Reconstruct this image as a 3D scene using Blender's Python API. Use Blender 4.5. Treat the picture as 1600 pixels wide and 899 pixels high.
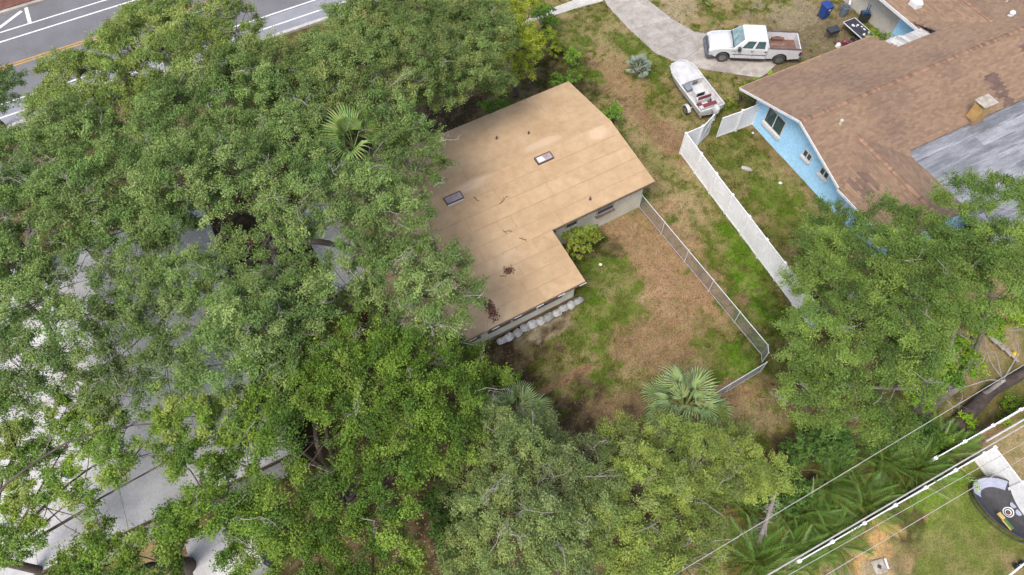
import bpy, bmesh, math, random
import numpy as np
from mathutils import Vector, Matrix, noise

for _o in list(bpy.data.objects):
    bpy.data.objects.remove(_o)
sc = bpy.context.scene
COL = sc.collection
R = math.radians

# ------------------------------------------------------------------ camera, sky, sun, exposure
cam_d = bpy.data.cameras.new('camera')
cam = bpy.data.objects.new('camera', cam_d)
COL.objects.link(cam)
cam.location = (0, 0, 35.0)
cam.rotation_euler = (R(90 - 59.0), 0, 0)
cam_d.sensor_width = 36.0
cam_d.lens = 36.0 * 1110 / 1600
cam_d.clip_end = 1500
sc.camera = cam

SUN_EL, SUN_AZ = 58.0, 212.0          # elevation; compass bearing measured from +Y towards +X
world = bpy.data.worlds.new('World')
sc.world = world
world.use_nodes = True
wn = world.node_tree
sky = wn.nodes.new('ShaderNodeTexSky')
sky.sky_type = 'NISHITA'
sky.sun_disc = False
sky.sun_elevation = R(SUN_EL)
sky.sun_rotation = R(SUN_AZ)
sky.air_density = 1.0
sky.dust_density = 4.0
sky.ozone_density = 1.0
wn.links.new(sky.outputs[0], wn.nodes['Background'].inputs[0])
wn.nodes['Background'].inputs[1].default_value = 0.145

sun_d = bpy.data.lights.new('sun', 'SUN')
sun = bpy.data.objects.new('sun', sun_d)
COL.objects.link(sun)
sun_d.energy = 1.4
sun_d.angle = R(20)
sun_d.color = (1.0, 0.965, 0.91)
sun.rotation_euler = (R(90 - SUN_EL), 0, R(180 - SUN_AZ))
sun.location = (0, 0, 60)

sc.view_settings.view_transform = 'Standard'
sc.view_settings.look = 'None'
sc.view_settings.gamma = 1
sc.view_settings.use_curve_mapping = False
sc.view_settings.exposure = 1.16
sc.cycles.max_bounces = 7
sc.cycles.transparent_max_bounces = 8
sc.cycles.use_denoising = True

rng = np.random.default_rng(7)
random.seed(7)

# ------------------------------------------------------------------ materials
ALB = .64
def srgb(r, g, b):
    f = lambda c: (c / 12.92 if c <= .04045 else ((c + .055) / 1.055) ** 2.4)
    c = [f(x / 255) for x in (r, g, b)]
    g_ = sum(c) / 3
    return tuple((x * .93 + g_ * .07) * ALB for x in c)      # display value -> base colour of the surface itself

def new_mat(name):
    m = bpy.data.materials.new(name)
    m.use_nodes = True
    nt = m.node_tree
    return m, nt, nt.nodes['Principled BSDF']

def nd(nt, typ, **kw):
    n = nt.nodes.new(typ)
    for k, v in kw.items():
        if k.startswith('i_'):
            n.inputs[k[2:].replace('_', ' ')].default_value = v
        else:
            setattr(n, k, v)
    return n

def mixc(nt, fac, a, b, mode='MIX'):
    n = nt.nodes.new('ShaderNodeMix')
    n.data_type = 'RGBA'
    n.blend_type = mode
    for sock, val in ((n.inputs[0], fac), (n.inputs[6], a), (n.inputs[7], b)):
        if hasattr(val, 'is_linked') or hasattr(val, 'links'):
            nt.links.new(val, sock)
        elif isinstance(val, (int, float)):
            sock.default_value = val
        else:
            sock.default_value = (*val[:3], 1)
    return n.outputs[2]

def ramp(nt, fac, stops):
    n = nt.nodes.new('ShaderNodeValToRGB')
    els = n.color_ramp.elements
    while len(els) < len(stops):
        els.new(0.5)
    for e, (p, c) in zip(els, stops):
        e.position = p
        e.color = (*c, 1) if len(c) == 3 else c
    nt.links.new(fac, n.inputs[0])
    return n.outputs[0]

def noise_tex(nt, scale, detail=4, rough=.6, coord='Object', vec=None, dist=0.0):
    n = nt.nodes.new('ShaderNodeTexNoise')
    n.inputs['Scale'].default_value = scale
    n.inputs['Detail'].default_value = detail
    n.inputs['Roughness'].default_value = rough
    n.inputs['Distortion'].default_value = dist
    if vec is None:
        tc = nt.nodes.new('ShaderNodeTexCoord')
        vec = tc.outputs[coord]
    nt.links.new(vec, n.inputs['Vector'])
    return n.outputs['Fac']

def bump(nt, bsdf, height, strength=.3, dist=.02):
    b = nt.nodes.new('ShaderNodeBump')
    b.inputs['Strength'].default_value = strength
    b.inputs['Distance'].default_value = dist
    nt.links.new(height, b.inputs['Height'])
    nt.links.new(b.outputs[0], bsdf.inputs['Normal'])

def pmat(name, c1, c2=None, scale=3.0, rough=.7, bmp=.15, bscale=None, metal=0.0, fine=None, rnd=0.0, detail=5, lo=.35, hi=.65):
    """two-tone weathered surface: c1 and c2 mixed by noise, a finer speckle, a little relief"""
    m, nt, b = new_mat(name)
    c2 = c2 or tuple(x * .8 for x in c1)
    n1 = noise_tex(nt, scale, detail)
    col = ramp(nt, n1, [(lo, c1), (hi, c2)])
    n2 = noise_tex(nt, fine or scale * 9, 3)
    sp = ramp(nt, n2, [(.3, (.86, .86, .86)), (.7, (1.1, 1.1, 1.1))])
    col = mixc(nt, 1.0, col, sp, 'MULTIPLY')
    if rnd:
        oi = nt.nodes.new('ShaderNodeObjectInfo')
        rr = ramp(nt, oi.outputs['Random'], [(0, (1 - rnd,) * 3), (1, (1 + rnd * .5,) * 3)])
        col = mixc(nt, 1.0, col, rr, 'MULTIPLY')
    nt.links.new(col, b.inputs['Base Color'])
    b.inputs['Roughness'].default_value = rough
    b.inputs['Metallic'].default_value = metal
    if bmp:
        bump(nt, b, noise_tex(nt, bscale or scale * 12, 3), bmp, .02)
    return m

def attr_mat(name, rough=.6, fine=20.0, amp=.15, bmp=.2, translucent=0.0, attr='Col', spec=.3):
    m, nt, b = new_mat(name)
    a = nt.nodes.new('ShaderNodeAttribute')
    a.attribute_name = attr
    col = a.outputs['Color']
    if amp:
        n2 = noise_tex(nt, fine, 3)
        sp = ramp(nt, n2, [(.3, (1 - amp,) * 3), (.7, (1 + amp,) * 3)])
        col = mixc(nt, 1.0, col, sp, 'MULTIPLY')
        if bmp:
            bump(nt, b, n2, bmp, .03)
    nt.links.new(col, b.inputs['Base Color'])
    b.inputs['Roughness'].default_value = rough
    b.inputs['Specular IOR Level'].default_value = spec
    if translucent:
        t = nt.nodes.new('ShaderNodeBsdfTranslucent')
        nt.links.new(mixc(nt, 1.0, col, (1.15, 1.25, .55), 'MULTIPLY'), t.inputs['Color'])
        mx = nt.nodes.new('ShaderNodeMixShader')
        mx.inputs[0].default_value = translucent
        nt.links.new(b.outputs[0], mx.inputs[1])
        nt.links.new(t.outputs[0], mx.inputs[2])
        nt.links.new(mx.outputs[0], nt.nodes['Material Output'].inputs['Surface'])
    return m

def glass_mat(name, col=(.03, .04, .05), rough=.08):
    m, nt, b = new_mat(name)
    n1 = noise_tex(nt, 2.5, 3)
    nt.links.new(ramp(nt, n1, [(.3, col), (.8, tuple(c * 2.2 for c in col))]), b.inputs['Base Color'])
    b.inputs['Roughness'].default_value = rough
    b.inputs['Specular IOR Level'].default_value = .6
    return m

M = {}

# ------------------------------------------------------------------ mesh builder
class MB:
    def __init__(s):
        s.v, s.f, s.c = [], [], []
    def add(s, vs, fs, col=None):
        n = len(s.v)
        s.v += [tuple(p) for p in vs]
        s.f += [tuple(i + n for i in q) for q in fs]
        if col is not None:
            s.c += [col] * len(vs)
        return s
    def box(s, x0, x1, y0, y1, z0, z1, col=None):
        return s.add([(x0, y0, z0), (x1, y0, z0), (x1, y1, z0), (x0, y1, z0), (x0, y0, z1), (x1, y0, z1), (x1, y1, z1), (x0, y1, z1)],
                     [(0, 3, 2, 1), (4, 5, 6, 7), (0, 1, 5, 4), (1, 2, 6, 5), (2, 3, 7, 6), (3, 0, 4, 7)], col)
    def bar(s, a, b, w, h, col=None, up=(0, 0, 1)):
        """a square bar from a to b, w wide and h high"""
        a, b = Vector(a), Vector(b)
        d = (b - a).normalized()
        x = d.cross(Vector(up))
        if x.length < 1e-4:
            x = Vector((1, 0, 0))
        x.normalize()
        y = x.cross(d)
        vs = []
        for p in (a, b):
            for i, j in ((-1, -1), (1, -1), (1, 1), (-1, 1)):
                vs.append(p + x * (i * w / 2) + y * (j * h / 2))
        return s.add(vs, [(0, 1, 2, 3), (7, 6, 5, 4), (0, 4, 5, 1), (1, 5, 6, 2), (2, 6, 7, 3), (3, 7, 4, 0)], col)
    def tube(s, pts, rad, n=6, col=None, cap=True):
        pts = [Vector(p) for p in pts]
        if not hasattr(rad, '__len__'):
            rad = [rad] * len(pts)
        base = len(s.v)
        ref = None
        for i, p in enumerate(pts):
            d = (pts[min(i + 1, len(pts) - 1)] - pts[max(i - 1, 0)])
            if d.length < 1e-9:
                d = Vector((0, 0, 1))
            d.normalize()
            if ref is None:
                ref = Vector((1, 0, 0)) if abs(d.x) < .8 else Vector((0, 1, 0))
            x = (ref - d * ref.dot(d)).normalized()
            y = d.cross(x)
            ref = x
            for k in range(n):
                a = 2 * math.pi * k / n
                s.v.append(tuple(p + (x * math.cos(a) + y * math.sin(a)) * rad[i]))
                if col is not None:
                    s.c.append(col)
        for i in range(len(pts) - 1):
            for k in range(n):
                a, b = base + i * n + k, base + i * n + (k + 1) % n
                s.f.append((a, b, b + n, a + n))
        if cap:
            s.f.append(tuple(base + k for k in reversed(range(n))))
            s.f.append(tuple(base + (len(pts) - 1) * n + k for k in range(n)))
        return s
    def prism(s, poly, z0, z1, col=None):
        n = len(poly)
        vs = [(x, y, z0) for x, y in poly] + [(x, y, z1) for x, y in poly]
        fs = [tuple(reversed(range(n))), tuple(range(n, 2 * n))]
        fs += [(i, (i + 1) % n, (i + 1) % n + n, i + n) for i in range(n)]
        return s.add(vs, fs, col)
    def lathe(s, prof, n=16, c=(0, 0, 0), col=None):
        """prof: (radius, z) from bottom to top"""
        vs = [(c[0] + r * math.cos(2 * math.pi * k / n), c[1] + r * math.sin(2 * math.pi * k / n), c[2] + z) for r, z in prof for k in range(n)]
        fs = []
        for i in range(len(prof) - 1):
            for k in range(n):
                a, b = i * n + k, i * n + (k + 1) % n
                fs.append((a, b, b + n, a + n))
        fs.append(tuple(reversed(range(n))))
        fs.append(tuple((len(prof) - 1) * n + k for k in range(n)))
        return s.add(vs, fs, col)
    def loft(s, rings, col=None, cap=True):
        n = len(rings[0])
        vs = [p for r in rings for p in r]
        fs = []
        for i in range(len(rings) - 1):
            for k in range(n):
                a, b = i * n + k, i * n + (k + 1) % n
                fs.append((a, b, b + n, a + n))
        if cap:
            fs.append(tuple(reversed(range(n))))
            fs.append(tuple((len(rings) - 1) * n + k for k in range(n)))
        return s.add(vs, fs, col)
    def mesh(s, name, mat, smooth=False):
        me = bpy.data.meshes.new(name)
        me.from_pydata(s.v, [], s.f)
        if s.c and len(s.c) == len(s.v):
            at = me.color_attributes.new('Col', 'FLOAT_COLOR', 'POINT')
            at.data.foreach_set('color', np.array([(*c[:3], 1) for c in s.c], np.float32).ravel())
        me.materials.append(M[mat] if isinstance(mat, str) else mat)
        if smooth:
            me.polygons.foreach_set('use_smooth', [True] * len(me.polygons))
        me.update()
        return me

def link(name, me, parent=None, loc=None, rot=None, scale=None):
    o = bpy.data.objects.new(name, me)
    COL.objects.link(o)
    if parent is not None:
        o.parent = parent
    if loc is not None:
        o.location = loc
    if rot is not None:
        o.rotation_euler = rot
    if scale is not None:
        o.scale = scale if hasattr(scale, '__len__') else (scale,) * 3
    return o

def fix_normals(me):
    bm = bmesh.new()
    bm.from_mesh(me)
    bmesh.ops.recalc_face_normals(bm, faces=bm.faces)
    bm.to_mesh(me)
    bm.free()

def part(name, mb, mat, parent=None, smooth=False, bevel=0.0, loc=None, rot=None, segs=2):
    me = mb.mesh(name, mat, smooth)
    fix_normals(me)
    o = link(name, me, parent, loc, rot)
    if bevel:
        md = o.modifiers.new('bevel', 'BEVEL')
        md.width = bevel
        md.segments = segs
        md.limit_method = 'ANGLE'
        md.angle_limit = R(35)
        if segs > 1:
            me.polygons.foreach_set('use_smooth', [True] * len(me.polygons))
            md.harden_normals = True
    return o

def tag(o, label, cat, group=None):
    o['label'] = label
    o['category'] = cat
    if group:
        o['group'] = group
    return o

def thing(name, label, cat, loc=(0, 0, 0), rotz=0.0, group=None):
    o = link(name, None, None, loc, (0, 0, rotz))
    o.empty_display_size = .3
    return tag(o, label, cat, group)

def struct(name, mb, mat, parent=None, smooth=False):
    o = part(name, mb, mat, parent, smooth)
    if parent is None:
        o['kind'] = 'structure'
    return o

def np_mesh(name, V, F, mat, C=None, smooth=False):
    """fast mesh from arrays; F is (n,3) or (n,4)"""
    me = bpy.data.meshes.new(name)
    k = F.shape[1]
    me.vertices.add(len(V))
    me.vertices.foreach_set('co', np.asarray(V, np.float32).ravel())
    me.loops.add(F.size)
    me.loops.foreach_set('vertex_index', np.asarray(F, np.int32).ravel())
    me.polygons.add(len(F))
    me.polygons.foreach_set('loop_start', np.arange(0, F.size, k, dtype=np.int32))
    if smooth:
        me.polygons.foreach_set('use_smooth', np.ones(len(F), bool))
    if C is not None:
        at = me.color_attributes.new('Col', 'FLOAT_COLOR', 'POINT')
        cc = np.ones((len(V), 4), np.float32)
        cc[:, :3] = C
        at.data.foreach_set('color', cc.ravel())
    me.materials.append(M[mat])
    me.update(calc_edges=True)
    me.validate()
    return me

class Frame:
    """a building's own axes: s along its ridge, t across, placed at (ox, oy) and turned"""
    def __init__(f, ox, oy, deg):
        f.o, f.a = (ox, oy), R(deg)
        f.c, f.s = math.cos(f.a), math.sin(f.a)
    def w(f, s, t, z=0.0):
        return (f.o[0] + s * f.c - t * f.s, f.o[1] + s * f.s + t * f.c, z)
    def l(f, x, y):
        dx, dy = x - f.o[0], y - f.o[1]
        return (dx * f.c + dy * f.s, -dx * f.s + dy * f.c)

TAN = Frame(8.30, 26.58, 29.7)      # tan-roofed house
BLU = Frame(14.59, 34.30, 26.9)     # blue house
RD = Frame(0, 0, 29.0)              # road: t is the distance across
ALLEY = 26.3

# ================================================================== THE SETTING
# ---- ground colour map: patches of turf, straw, bare sand and leaf litter as they lie in the yards
DRY = np.array(srgb(174, 152, 120)); TURF = np.array(srgb(116, 126, 62)); LUSH = np.array(srgb(108, 142, 36))
DIRT = np.array(srgb(172, 136, 110)); SAND = np.array(srgb(176, 164, 146)); SHADED_LITTER = np.array(srgb(72, 58, 46))
OLIVE = np.array(srgb(118, 116, 62)); ORANGE = np.array(srgb(208, 168, 116)); MULCH = np.array(srgb(150, 116, 92)); GREYD = np.array(srgb(128, 116, 96))
PATCH = [  # centre, radii, turn, colour, strength
 # front yard left of the drive
 ((5.94, 40.19, 0.00), 5.5, 4.5, 0, TURF, .62), ((8.12, 36.37, 0.00), 1.5, 5.0, 25, DIRT, .75), ((10.32, 32.56, 0.00), 1.3, 3.2, 30, MULCH, .85), ((7.46, 42.21, 0.00), 2.2, 2.6, 10, DRY, .5),
 ((9.23, 41.19, 0.00), 1.0, 2.6, 55, TURF, .7), ((4.55, 35.16, 0.00), 2.0, 3.5, 30, OLIVE, .6), ((2.24, 38.24, 0.00), 3.2, 5.0, 30, SHADED_LITTER, .75), ((6.70, 32.00, 0.00), 1.0, 3.4, 25, TURF, .7),
 ((8.77, 31.72, 0.00), .8, 3.0, 25, DRY, .6), ((11.12, 35.76, 0.00), 2.0, 2.0, 0, OLIVE, .7), ((14.05, 36.37, 0.00), 2.5, 1.6, 0, DRY, .55), ((14.74, 35.16, 0.00), 1.6, 1.4, 0, TURF, .6),
 ((10.41, 28.01, 0.00), .9, 3.0, 28, DRY, .7), ((9.78, 29.56, 0.00), .7, 2.4, 28, TURF, .6), ((10.89, 25.54, 0.00), 1.2, 3.0, 28, DRY, .7), ((12.47, 23.21, 0.00), 1.2, 3.0, 28, OLIVE, .6), ((10.84, 22.32, 0.00), 1.0, 3.2, 28, DIRT, .55),
 ((14.19, 20.16, 0.00), .8, 3.2, 28, LUSH, .95), ((13.68, 23.67, 0.00), .6, 2.4, 28, LUSH, .6), ((14.80, 17.72, 0.00), 1.2, 1.6, 20, LUSH, .8), ((13.43, 18.92, 0.00), .7, 2.0, 28, TURF, .6), ((14.77, 15.80, 0.00), 2.0, 1.5, 20, TURF, .6),
 # back yard of the tan house
 ((8.07, 24.60, 0.00), 2.4, 3.6, 25, DIRT, .8), ((9.51, 20.58, 0.00), 2.6, 3.2, 25, DIRT, .85), ((7.36, 17.33, 0.00), 2.6, 1.6, 0, MULCH, .7), ((5.92, 21.44, 0.00), 1.5, 2.6, 20, TURF, .8),
 ((3.54, 18.12, 0.00), 1.6, 2.2, 20, TURF, .85), ((4.86, 19.33, 0.00), 1.2, 1.0, 20, LUSH, .5), ((2.39, 15.43, 0.00), 2.6, 1.5, 25, OLIVE, .6), ((4.42, 15.06, 0.00), 1.5, 1.0, 0, TURF, .6), ((12.15, 16.56, 0.00), 1.0, 1.4, 25, LUSH, .75),
 ((10.93, 17.72, 0.00), 1.0, 1.6, 25, OLIVE, .6), ((13.33, 17.33, 0.00), .7, .7, 0, LUSH, .6), ((7.52, 27.01, 0.00), 1.2, .7, 25, TURF, .5), ((3.08, 15.43, 0.00), 1.6, .35, 28, MULCH, 1.0), ((1.69, 14.69, 0.00), 1.0, .3, 32, MULCH, .9), ((5.34, 13.62, 0.00), 1.6, .9, 0, MULCH, .7),
 ((1.42, 18.12, 0.00), 1.9, .75, 30, SAND, 1.0), ((0.35, 17.13, 0.00), 1.2, .6, 30, GREYD, .8), ((1.56, 16.48, 0.00), 2.2, .6, 30, OLIVE, .7), ((4.76, 23.90, 0.00), 1.6, .9, 0, SHADED_LITTER, .7), ((2.91, 20.16, 0.00), 1.0, .6, 0, OLIVE, .7),
 ((11.79, 14.33, 0.00), 1.6, .9, 20, DIRT, .8), ((12.94, 13.27, 0.00), 2.0, 1.0, 20, DRY, .7), ((14.65, 11.90, 0.00), 2.2, 1.0, 20, SHADED_LITTER, .8),
 # yard beside the blue house
 ((15.70, 28.52, 0.00), 2.6, 6.0, 27, OLIVE, .85), ((14.85, 30.63, 0.00), 1.6, 2.0, 27, TURF, .7), ((16.71, 27.51, 0.00), 1.5, 2.4, 27, LUSH, .4), ((17.22, 31.17, 0.00), .8, 4.0, 27, MULCH, .45), ((18.20, 27.01, 0.00), .6, 3.0, 27, DRY, .45), ((16.55, 29.83, 0.00), .9, .9, 0, DRY, .4),
 # above the drive and round the truck
 ((14.43, 45.41, 0.00), 5.0, 2.0, 0, DRY, .8), ((12.46, 45.05, 0.00), 1.8, 1.4, 0, SAND, .55), ((15.79, 44.90, 0.00), 2.0, 1.0, 0, OLIVE, .7), ((18.34, 45.78, 0.00), 1.6, 1.6, 0, TURF, .5), ((21.59, 42.91, 0.00), 5.0, 3.2, 20, GREYD, 1.0), ((21.09, 45.05, 0.00), 2.4, 1.6, 0, SAND, .45), ((23.61, 41.53, 0.00), 3.4, 2.2, 27, GREYD, .9),
 ((18.93, 38.88, 0.00), 3.5, 1.2, 10, GREYD, .9), ((16.79, 36.99, 0.00), 1.4, .8, 20, TURF, .8), ((1.45, 45.93, 0.00), 3.2, 1.6, 0, TURF, .8), ((4.90, 47.28, 0.00), 4, 1.2, 0, DIRT, .5),
 # bottom right
 ((21.45, 7.79, 0.00), 4.5, 3.2, 25, TURF, .95), ((19.88, 8.69, 0.00), 2.2, 1.2, 26, LUSH, .5), ((22.98, 8.69, 0.00), 1.5, 1.5, 0, LUSH, .35), ((21.10, 9.62, 0.00), 1.6, .6, 26, LUSH, .7), ((18.61, 7.49, 0.00), .9, 1.0, 0, SHADED_LITTER, .7),
 ((16.35, 6.39, 0.00), 2.0, 1.25, 20, ORANGE, 1.0), ((16.97, 5.91, 0.00), .8, .5, 10, SAND, .8), ((14.52, 5.63, 0.00), 1.2, .5, 20, SAND, .6), ((25.10, 11.56, 0.00), 1.5, 1.6, 0, DRY, .7), ((24.72, 13.27, 0.00), 3.5, .8, 26, MULCH, .5), ((24.92, 14.33, 0.00), 2.4, 1.6, 0, OLIVE, .7), ((24.46, 15.99, 0.00), 1.8, 1.2, 0, DRY, .6), ((26.49, 15.43, 0.00), 1.4, 1.2, 0, OLIVE, .6), ((23.43, 11.90, 0.00), 2.6, .35, 26, MULCH, .7),
 # leaf litter below the big trees, the crowns' shade mixed into its dark colour
 ((-14.71, 21.01, 0.00), 13.0, 10.0, 0, SHADED_LITTER, .95), ((-6.48, 11.56, 0.00), 10.0, 9.0, 0, SHADED_LITTER, .95), ((3.12, 9.00, 0.00), 7.5, 4.0, 0, SHADED_LITTER, .9), ((-10.98, 36.37, 0.00), 9.0, 7.0, 0, SHADED_LITTER, .85), ((-25.56, 26.51, 0.00), 11.0, 8.0, 0, SHADED_LITTER, .8), ((18.40, 16.56, 0.00), 5.0, 5.0, 0, SHADED_LITTER, .6), ((15.53, 8.69, 0.00), 3.2, 2.2, 26, SHADED_LITTER, .9), ((-4.28, 33.99, 0.00), 3.5, 2.5, 30, SHADED_LITTER, .9),
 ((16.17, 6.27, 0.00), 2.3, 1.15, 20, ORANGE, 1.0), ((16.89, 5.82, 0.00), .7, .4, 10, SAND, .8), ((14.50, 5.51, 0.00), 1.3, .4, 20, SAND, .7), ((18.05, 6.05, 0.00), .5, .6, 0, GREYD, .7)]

def vnoise(X, Y, scale, seed):
    """smooth value noise on arrays"""
    g = np.random.default_rng(seed).random((256, 256))
    x, y = X * scale + 1000.3, Y * scale + 1000.7
    xi, yi = np.floor(x).astype(int), np.floor(y).astype(int)
    fx, fy = x - xi, y - yi
    fx, fy = fx * fx * (3 - 2 * fx), fy * fy * (3 - 2 * fy)
    q = lambda i, j: g[(xi + i) % 256, (yi + j) % 256]
    return (q(0, 0) * (1 - fx) + q(1, 0) * fx) * (1 - fy) + (q(0, 1) * (1 - fx) + q(1, 1) * fx) * fy

def fbm(X, Y, scale, seed, octv=4):
    o, a, t = 0, 1.0, 0
    for k in range(octv):
        o = o + a * vnoise(X, Y, scale * 2 ** k, seed + k)
        t += a
        a *= .55
    return o / t

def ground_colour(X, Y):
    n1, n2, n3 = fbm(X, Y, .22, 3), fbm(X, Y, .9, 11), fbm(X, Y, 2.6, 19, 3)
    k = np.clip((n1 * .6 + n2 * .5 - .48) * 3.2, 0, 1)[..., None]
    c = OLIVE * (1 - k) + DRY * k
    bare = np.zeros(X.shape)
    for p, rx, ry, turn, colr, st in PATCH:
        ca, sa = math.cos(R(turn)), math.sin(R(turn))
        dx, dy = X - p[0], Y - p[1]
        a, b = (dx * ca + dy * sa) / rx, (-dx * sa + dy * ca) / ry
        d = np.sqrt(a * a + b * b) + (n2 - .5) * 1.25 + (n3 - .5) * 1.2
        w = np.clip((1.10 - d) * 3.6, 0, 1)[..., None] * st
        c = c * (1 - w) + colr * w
        is_bare = any(colr is q for q in (GREYD, SAND, SHADED_LITTER, ORANGE)) * .9 + any(colr is q for q in (MULCH, DIRT)) * .4
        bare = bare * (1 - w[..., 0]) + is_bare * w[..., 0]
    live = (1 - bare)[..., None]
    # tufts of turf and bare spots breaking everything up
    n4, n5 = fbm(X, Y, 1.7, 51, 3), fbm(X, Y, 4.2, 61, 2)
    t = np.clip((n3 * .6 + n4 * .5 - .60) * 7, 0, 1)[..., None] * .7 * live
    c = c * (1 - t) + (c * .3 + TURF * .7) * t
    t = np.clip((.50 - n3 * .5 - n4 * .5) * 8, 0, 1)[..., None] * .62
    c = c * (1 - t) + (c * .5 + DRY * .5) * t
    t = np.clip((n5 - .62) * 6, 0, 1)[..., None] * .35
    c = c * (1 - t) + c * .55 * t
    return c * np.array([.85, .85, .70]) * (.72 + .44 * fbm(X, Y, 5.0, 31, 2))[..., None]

def axis(lo, hi, step, far):
    a = np.arange(lo, hi + step / 2, step)
    ext = np.concatenate([np.arange(.7, 21, .7), [25, 32, 45, 70, 120, 300]]) * far / 300
    return np.concatenate([lo - ext[::-1], a, hi + ext])
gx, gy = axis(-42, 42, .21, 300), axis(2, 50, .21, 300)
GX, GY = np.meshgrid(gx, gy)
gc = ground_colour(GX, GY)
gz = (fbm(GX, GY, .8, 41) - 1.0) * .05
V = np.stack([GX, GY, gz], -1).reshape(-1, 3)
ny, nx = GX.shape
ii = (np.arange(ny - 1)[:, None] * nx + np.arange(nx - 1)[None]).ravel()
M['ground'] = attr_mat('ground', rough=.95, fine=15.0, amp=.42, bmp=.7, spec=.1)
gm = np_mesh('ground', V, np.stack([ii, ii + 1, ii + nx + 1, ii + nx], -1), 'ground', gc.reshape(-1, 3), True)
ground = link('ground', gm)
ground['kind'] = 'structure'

# ---- road, markings, kerb
def asphalt(name, c):
    m, nt, b = new_mat(name)
    n1, n2 = noise_tex(nt, .5, 5), noise_tex(nt, 60, 2)
    col = ramp(nt, n1, [(.3, tuple(x * .85 for x in c)), (.7, tuple(x * 1.15 for x in c))])
    col = mixc(nt, 1.0, col, ramp(nt, n2, [(.35, (.75,) * 3), (.7, (1.25,) * 3)]), 'MULTIPLY')
    nt.links.new(col, b.inputs['Base Color'])
    b.inputs['Roughness'].default_value = .9
    bump(nt, b, n2, .3, .01)
    return m
M['asphalt'] = asphalt('asphalt', (.115, .113, .118))
M['asphalt_old'] = asphalt('asphalt_old', (.19, .195, .21))
M['paint_white'] = pmat('paint_white', (.62, .62, .61), (.45, .45, .45), 4, .7, .1, 40)
M['paint_yellow'] = pmat('paint_yellow', srgb(222, 168, 52), srgb(186, 138, 48), 4, .7, .1, 40)
M['concrete'] = pmat('concrete', srgb(188, 180, 170), srgb(156, 148, 138), 1.3, .9, .35, 25, rnd=.12)
M['concrete_pale'] = pmat('concrete_pale', srgb(208, 204, 198), srgb(182, 178, 168), 1.6, .9, .3, 25, rnd=.1)

road = MB()
def strip(mb, s0, s1, t0, t1, z, n=1, f=RD, col=None):
    for k in range(n):
        a, b = s0 + (s1 - s0) * k / n, s0 + (s1 - s0) * (k + 1) / n
        mb.add([f.w(a, t0, z), f.w(b, t0, z), f.w(b, t1, z), f.w(a, t1, z)], [(0, 1, 2, 3)], col)
strip(road, -90, 110, 45.6, 57.6, .012, 20)
road_o = struct('road', road, 'asphalt')
sh = MB(); strip(sh, -90, 110, 45.62, 47.75, .017, 20)
struct('road_shoulder', sh, 'asphalt_old')
for nm, t0, t1, mt in (('edge_line', 47.84, 47.98, 'paint_white'), ('shoulder_line', 46.55, 46.68, 'paint_white'), ('centre_line', 51.42, 51.54, 'paint_yellow'), ('centre_line', 51.68, 51.80, 'paint_yellow'), ('lane_line', 54.45, 54.59, 'paint_white'), ('edge_line', 55.55, 55.68, 'paint_white')):
    mb = MB(); strip(mb, -90, 110, t0, t1, .021, 20)
    part(nm, mb, mt, road_o)
for hz, px in ((.023, ((-38.40, 42.07, 0.00), (-36.77, 45.19, 0.00))), (.027, ((-36.68, 45.78, 0.00), (-35.69, 43.89, 0.00)))):
    mb = MB(); a, b = Vector(px[0]), Vector(px[1]); d = (b - a).normalized().cross(Vector((0, 0, 1))) * .13
    mb.add([(p.x, p.y, hz) for p in (a + d, b + d, b - d, a - d)], [(0, 1, 2, 3)])
    part('hatch_line', mb, 'paint_white', road_o)
kb = MB()
for k in range(30):
    s = -60 + k * 4
    a, b = RD.w(s, 57.75, .06), RD.w(s + 3.97, 57.75, .06)
    kb.bar(a, b, .3, .26)
struct('kerb', kb, 'concrete')
kb = MB()
for k in range(30):
    kb.bar(RD.w(-60 + k * 4, 45.45, .04), RD.w(-60 + k * 4 + 3.97, 45.45, .04), .3, .2)
struct('kerb', kb, 'concrete_pale')
# mulch bed on the far corner of the road
M['mulch'] = pmat('mulch', srgb(128, 80, 58), srgb(96, 62, 48), 3, .95, .8, 30)
mb = MB(); mb.prism([RD.w(-40, 58.1)[:2], RD.w(30, 58.1)[:2], RD.w(30, 66)[:2], RD.w(-40, 66)[:2]], -.1, .12)
struct('verge', mb, 'mulch')

# ---- drive: concrete slabs with open joints, and the path to the front of the tan house
def slab_quads(name, quads, mat, top, thick, parent):
    for q in quads:
        c = sum((Vector((*p, 0)) for p in q), Vector()) / 4
        qq = [Vector((*p, 0)) + (c - Vector((*p, 0))).normalized() * .02 for p in q]
        mb = MB(); mb.prism([(p.x, p.y) for p in qq], top - thick, top)
        part(name, mb, mat, parent, bevel=.008, segs=1)
left = [(6.28, 50.01, 0.00), (7.15, 45.93, 0.00), (8.70, 43.05, 0.00), (10.19, 40.72, 0.00), (11.89, 39.53, 0.00), (13.88, 38.88, 0.00), (15.71, 38.50, 0.00), (17.44, 38.11, 0.00)]
right = [(9.29, 50.01, 0.00), (10.31, 46.52, 0.00), (11.90, 44.32, 0.00), (13.38, 42.91, 0.00), (14.97, 42.56, 0.00), (16.80, 42.35, 0.00), (18.52, 41.53, 0.00), (19.71, 40.52, 0.00)]
left.insert(0, RD.w(*RD.l(*left[0][:2]), 0)); right.insert(0, right[0])
left[0] = RD.w(RD.l(*left[1][:2])[0] - 1.2, 45.3); right[0] = RD.w(RD.l(*right[1][:2])[0] + .6, 45.3)     # on to the road kerb
base = MB(); poly = [p[:2] for p in left] + [p[:2] for p in reversed(right)]
base.prism(poly, -.15, .006)
drive = struct('driveway', base, 'concrete')
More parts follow.
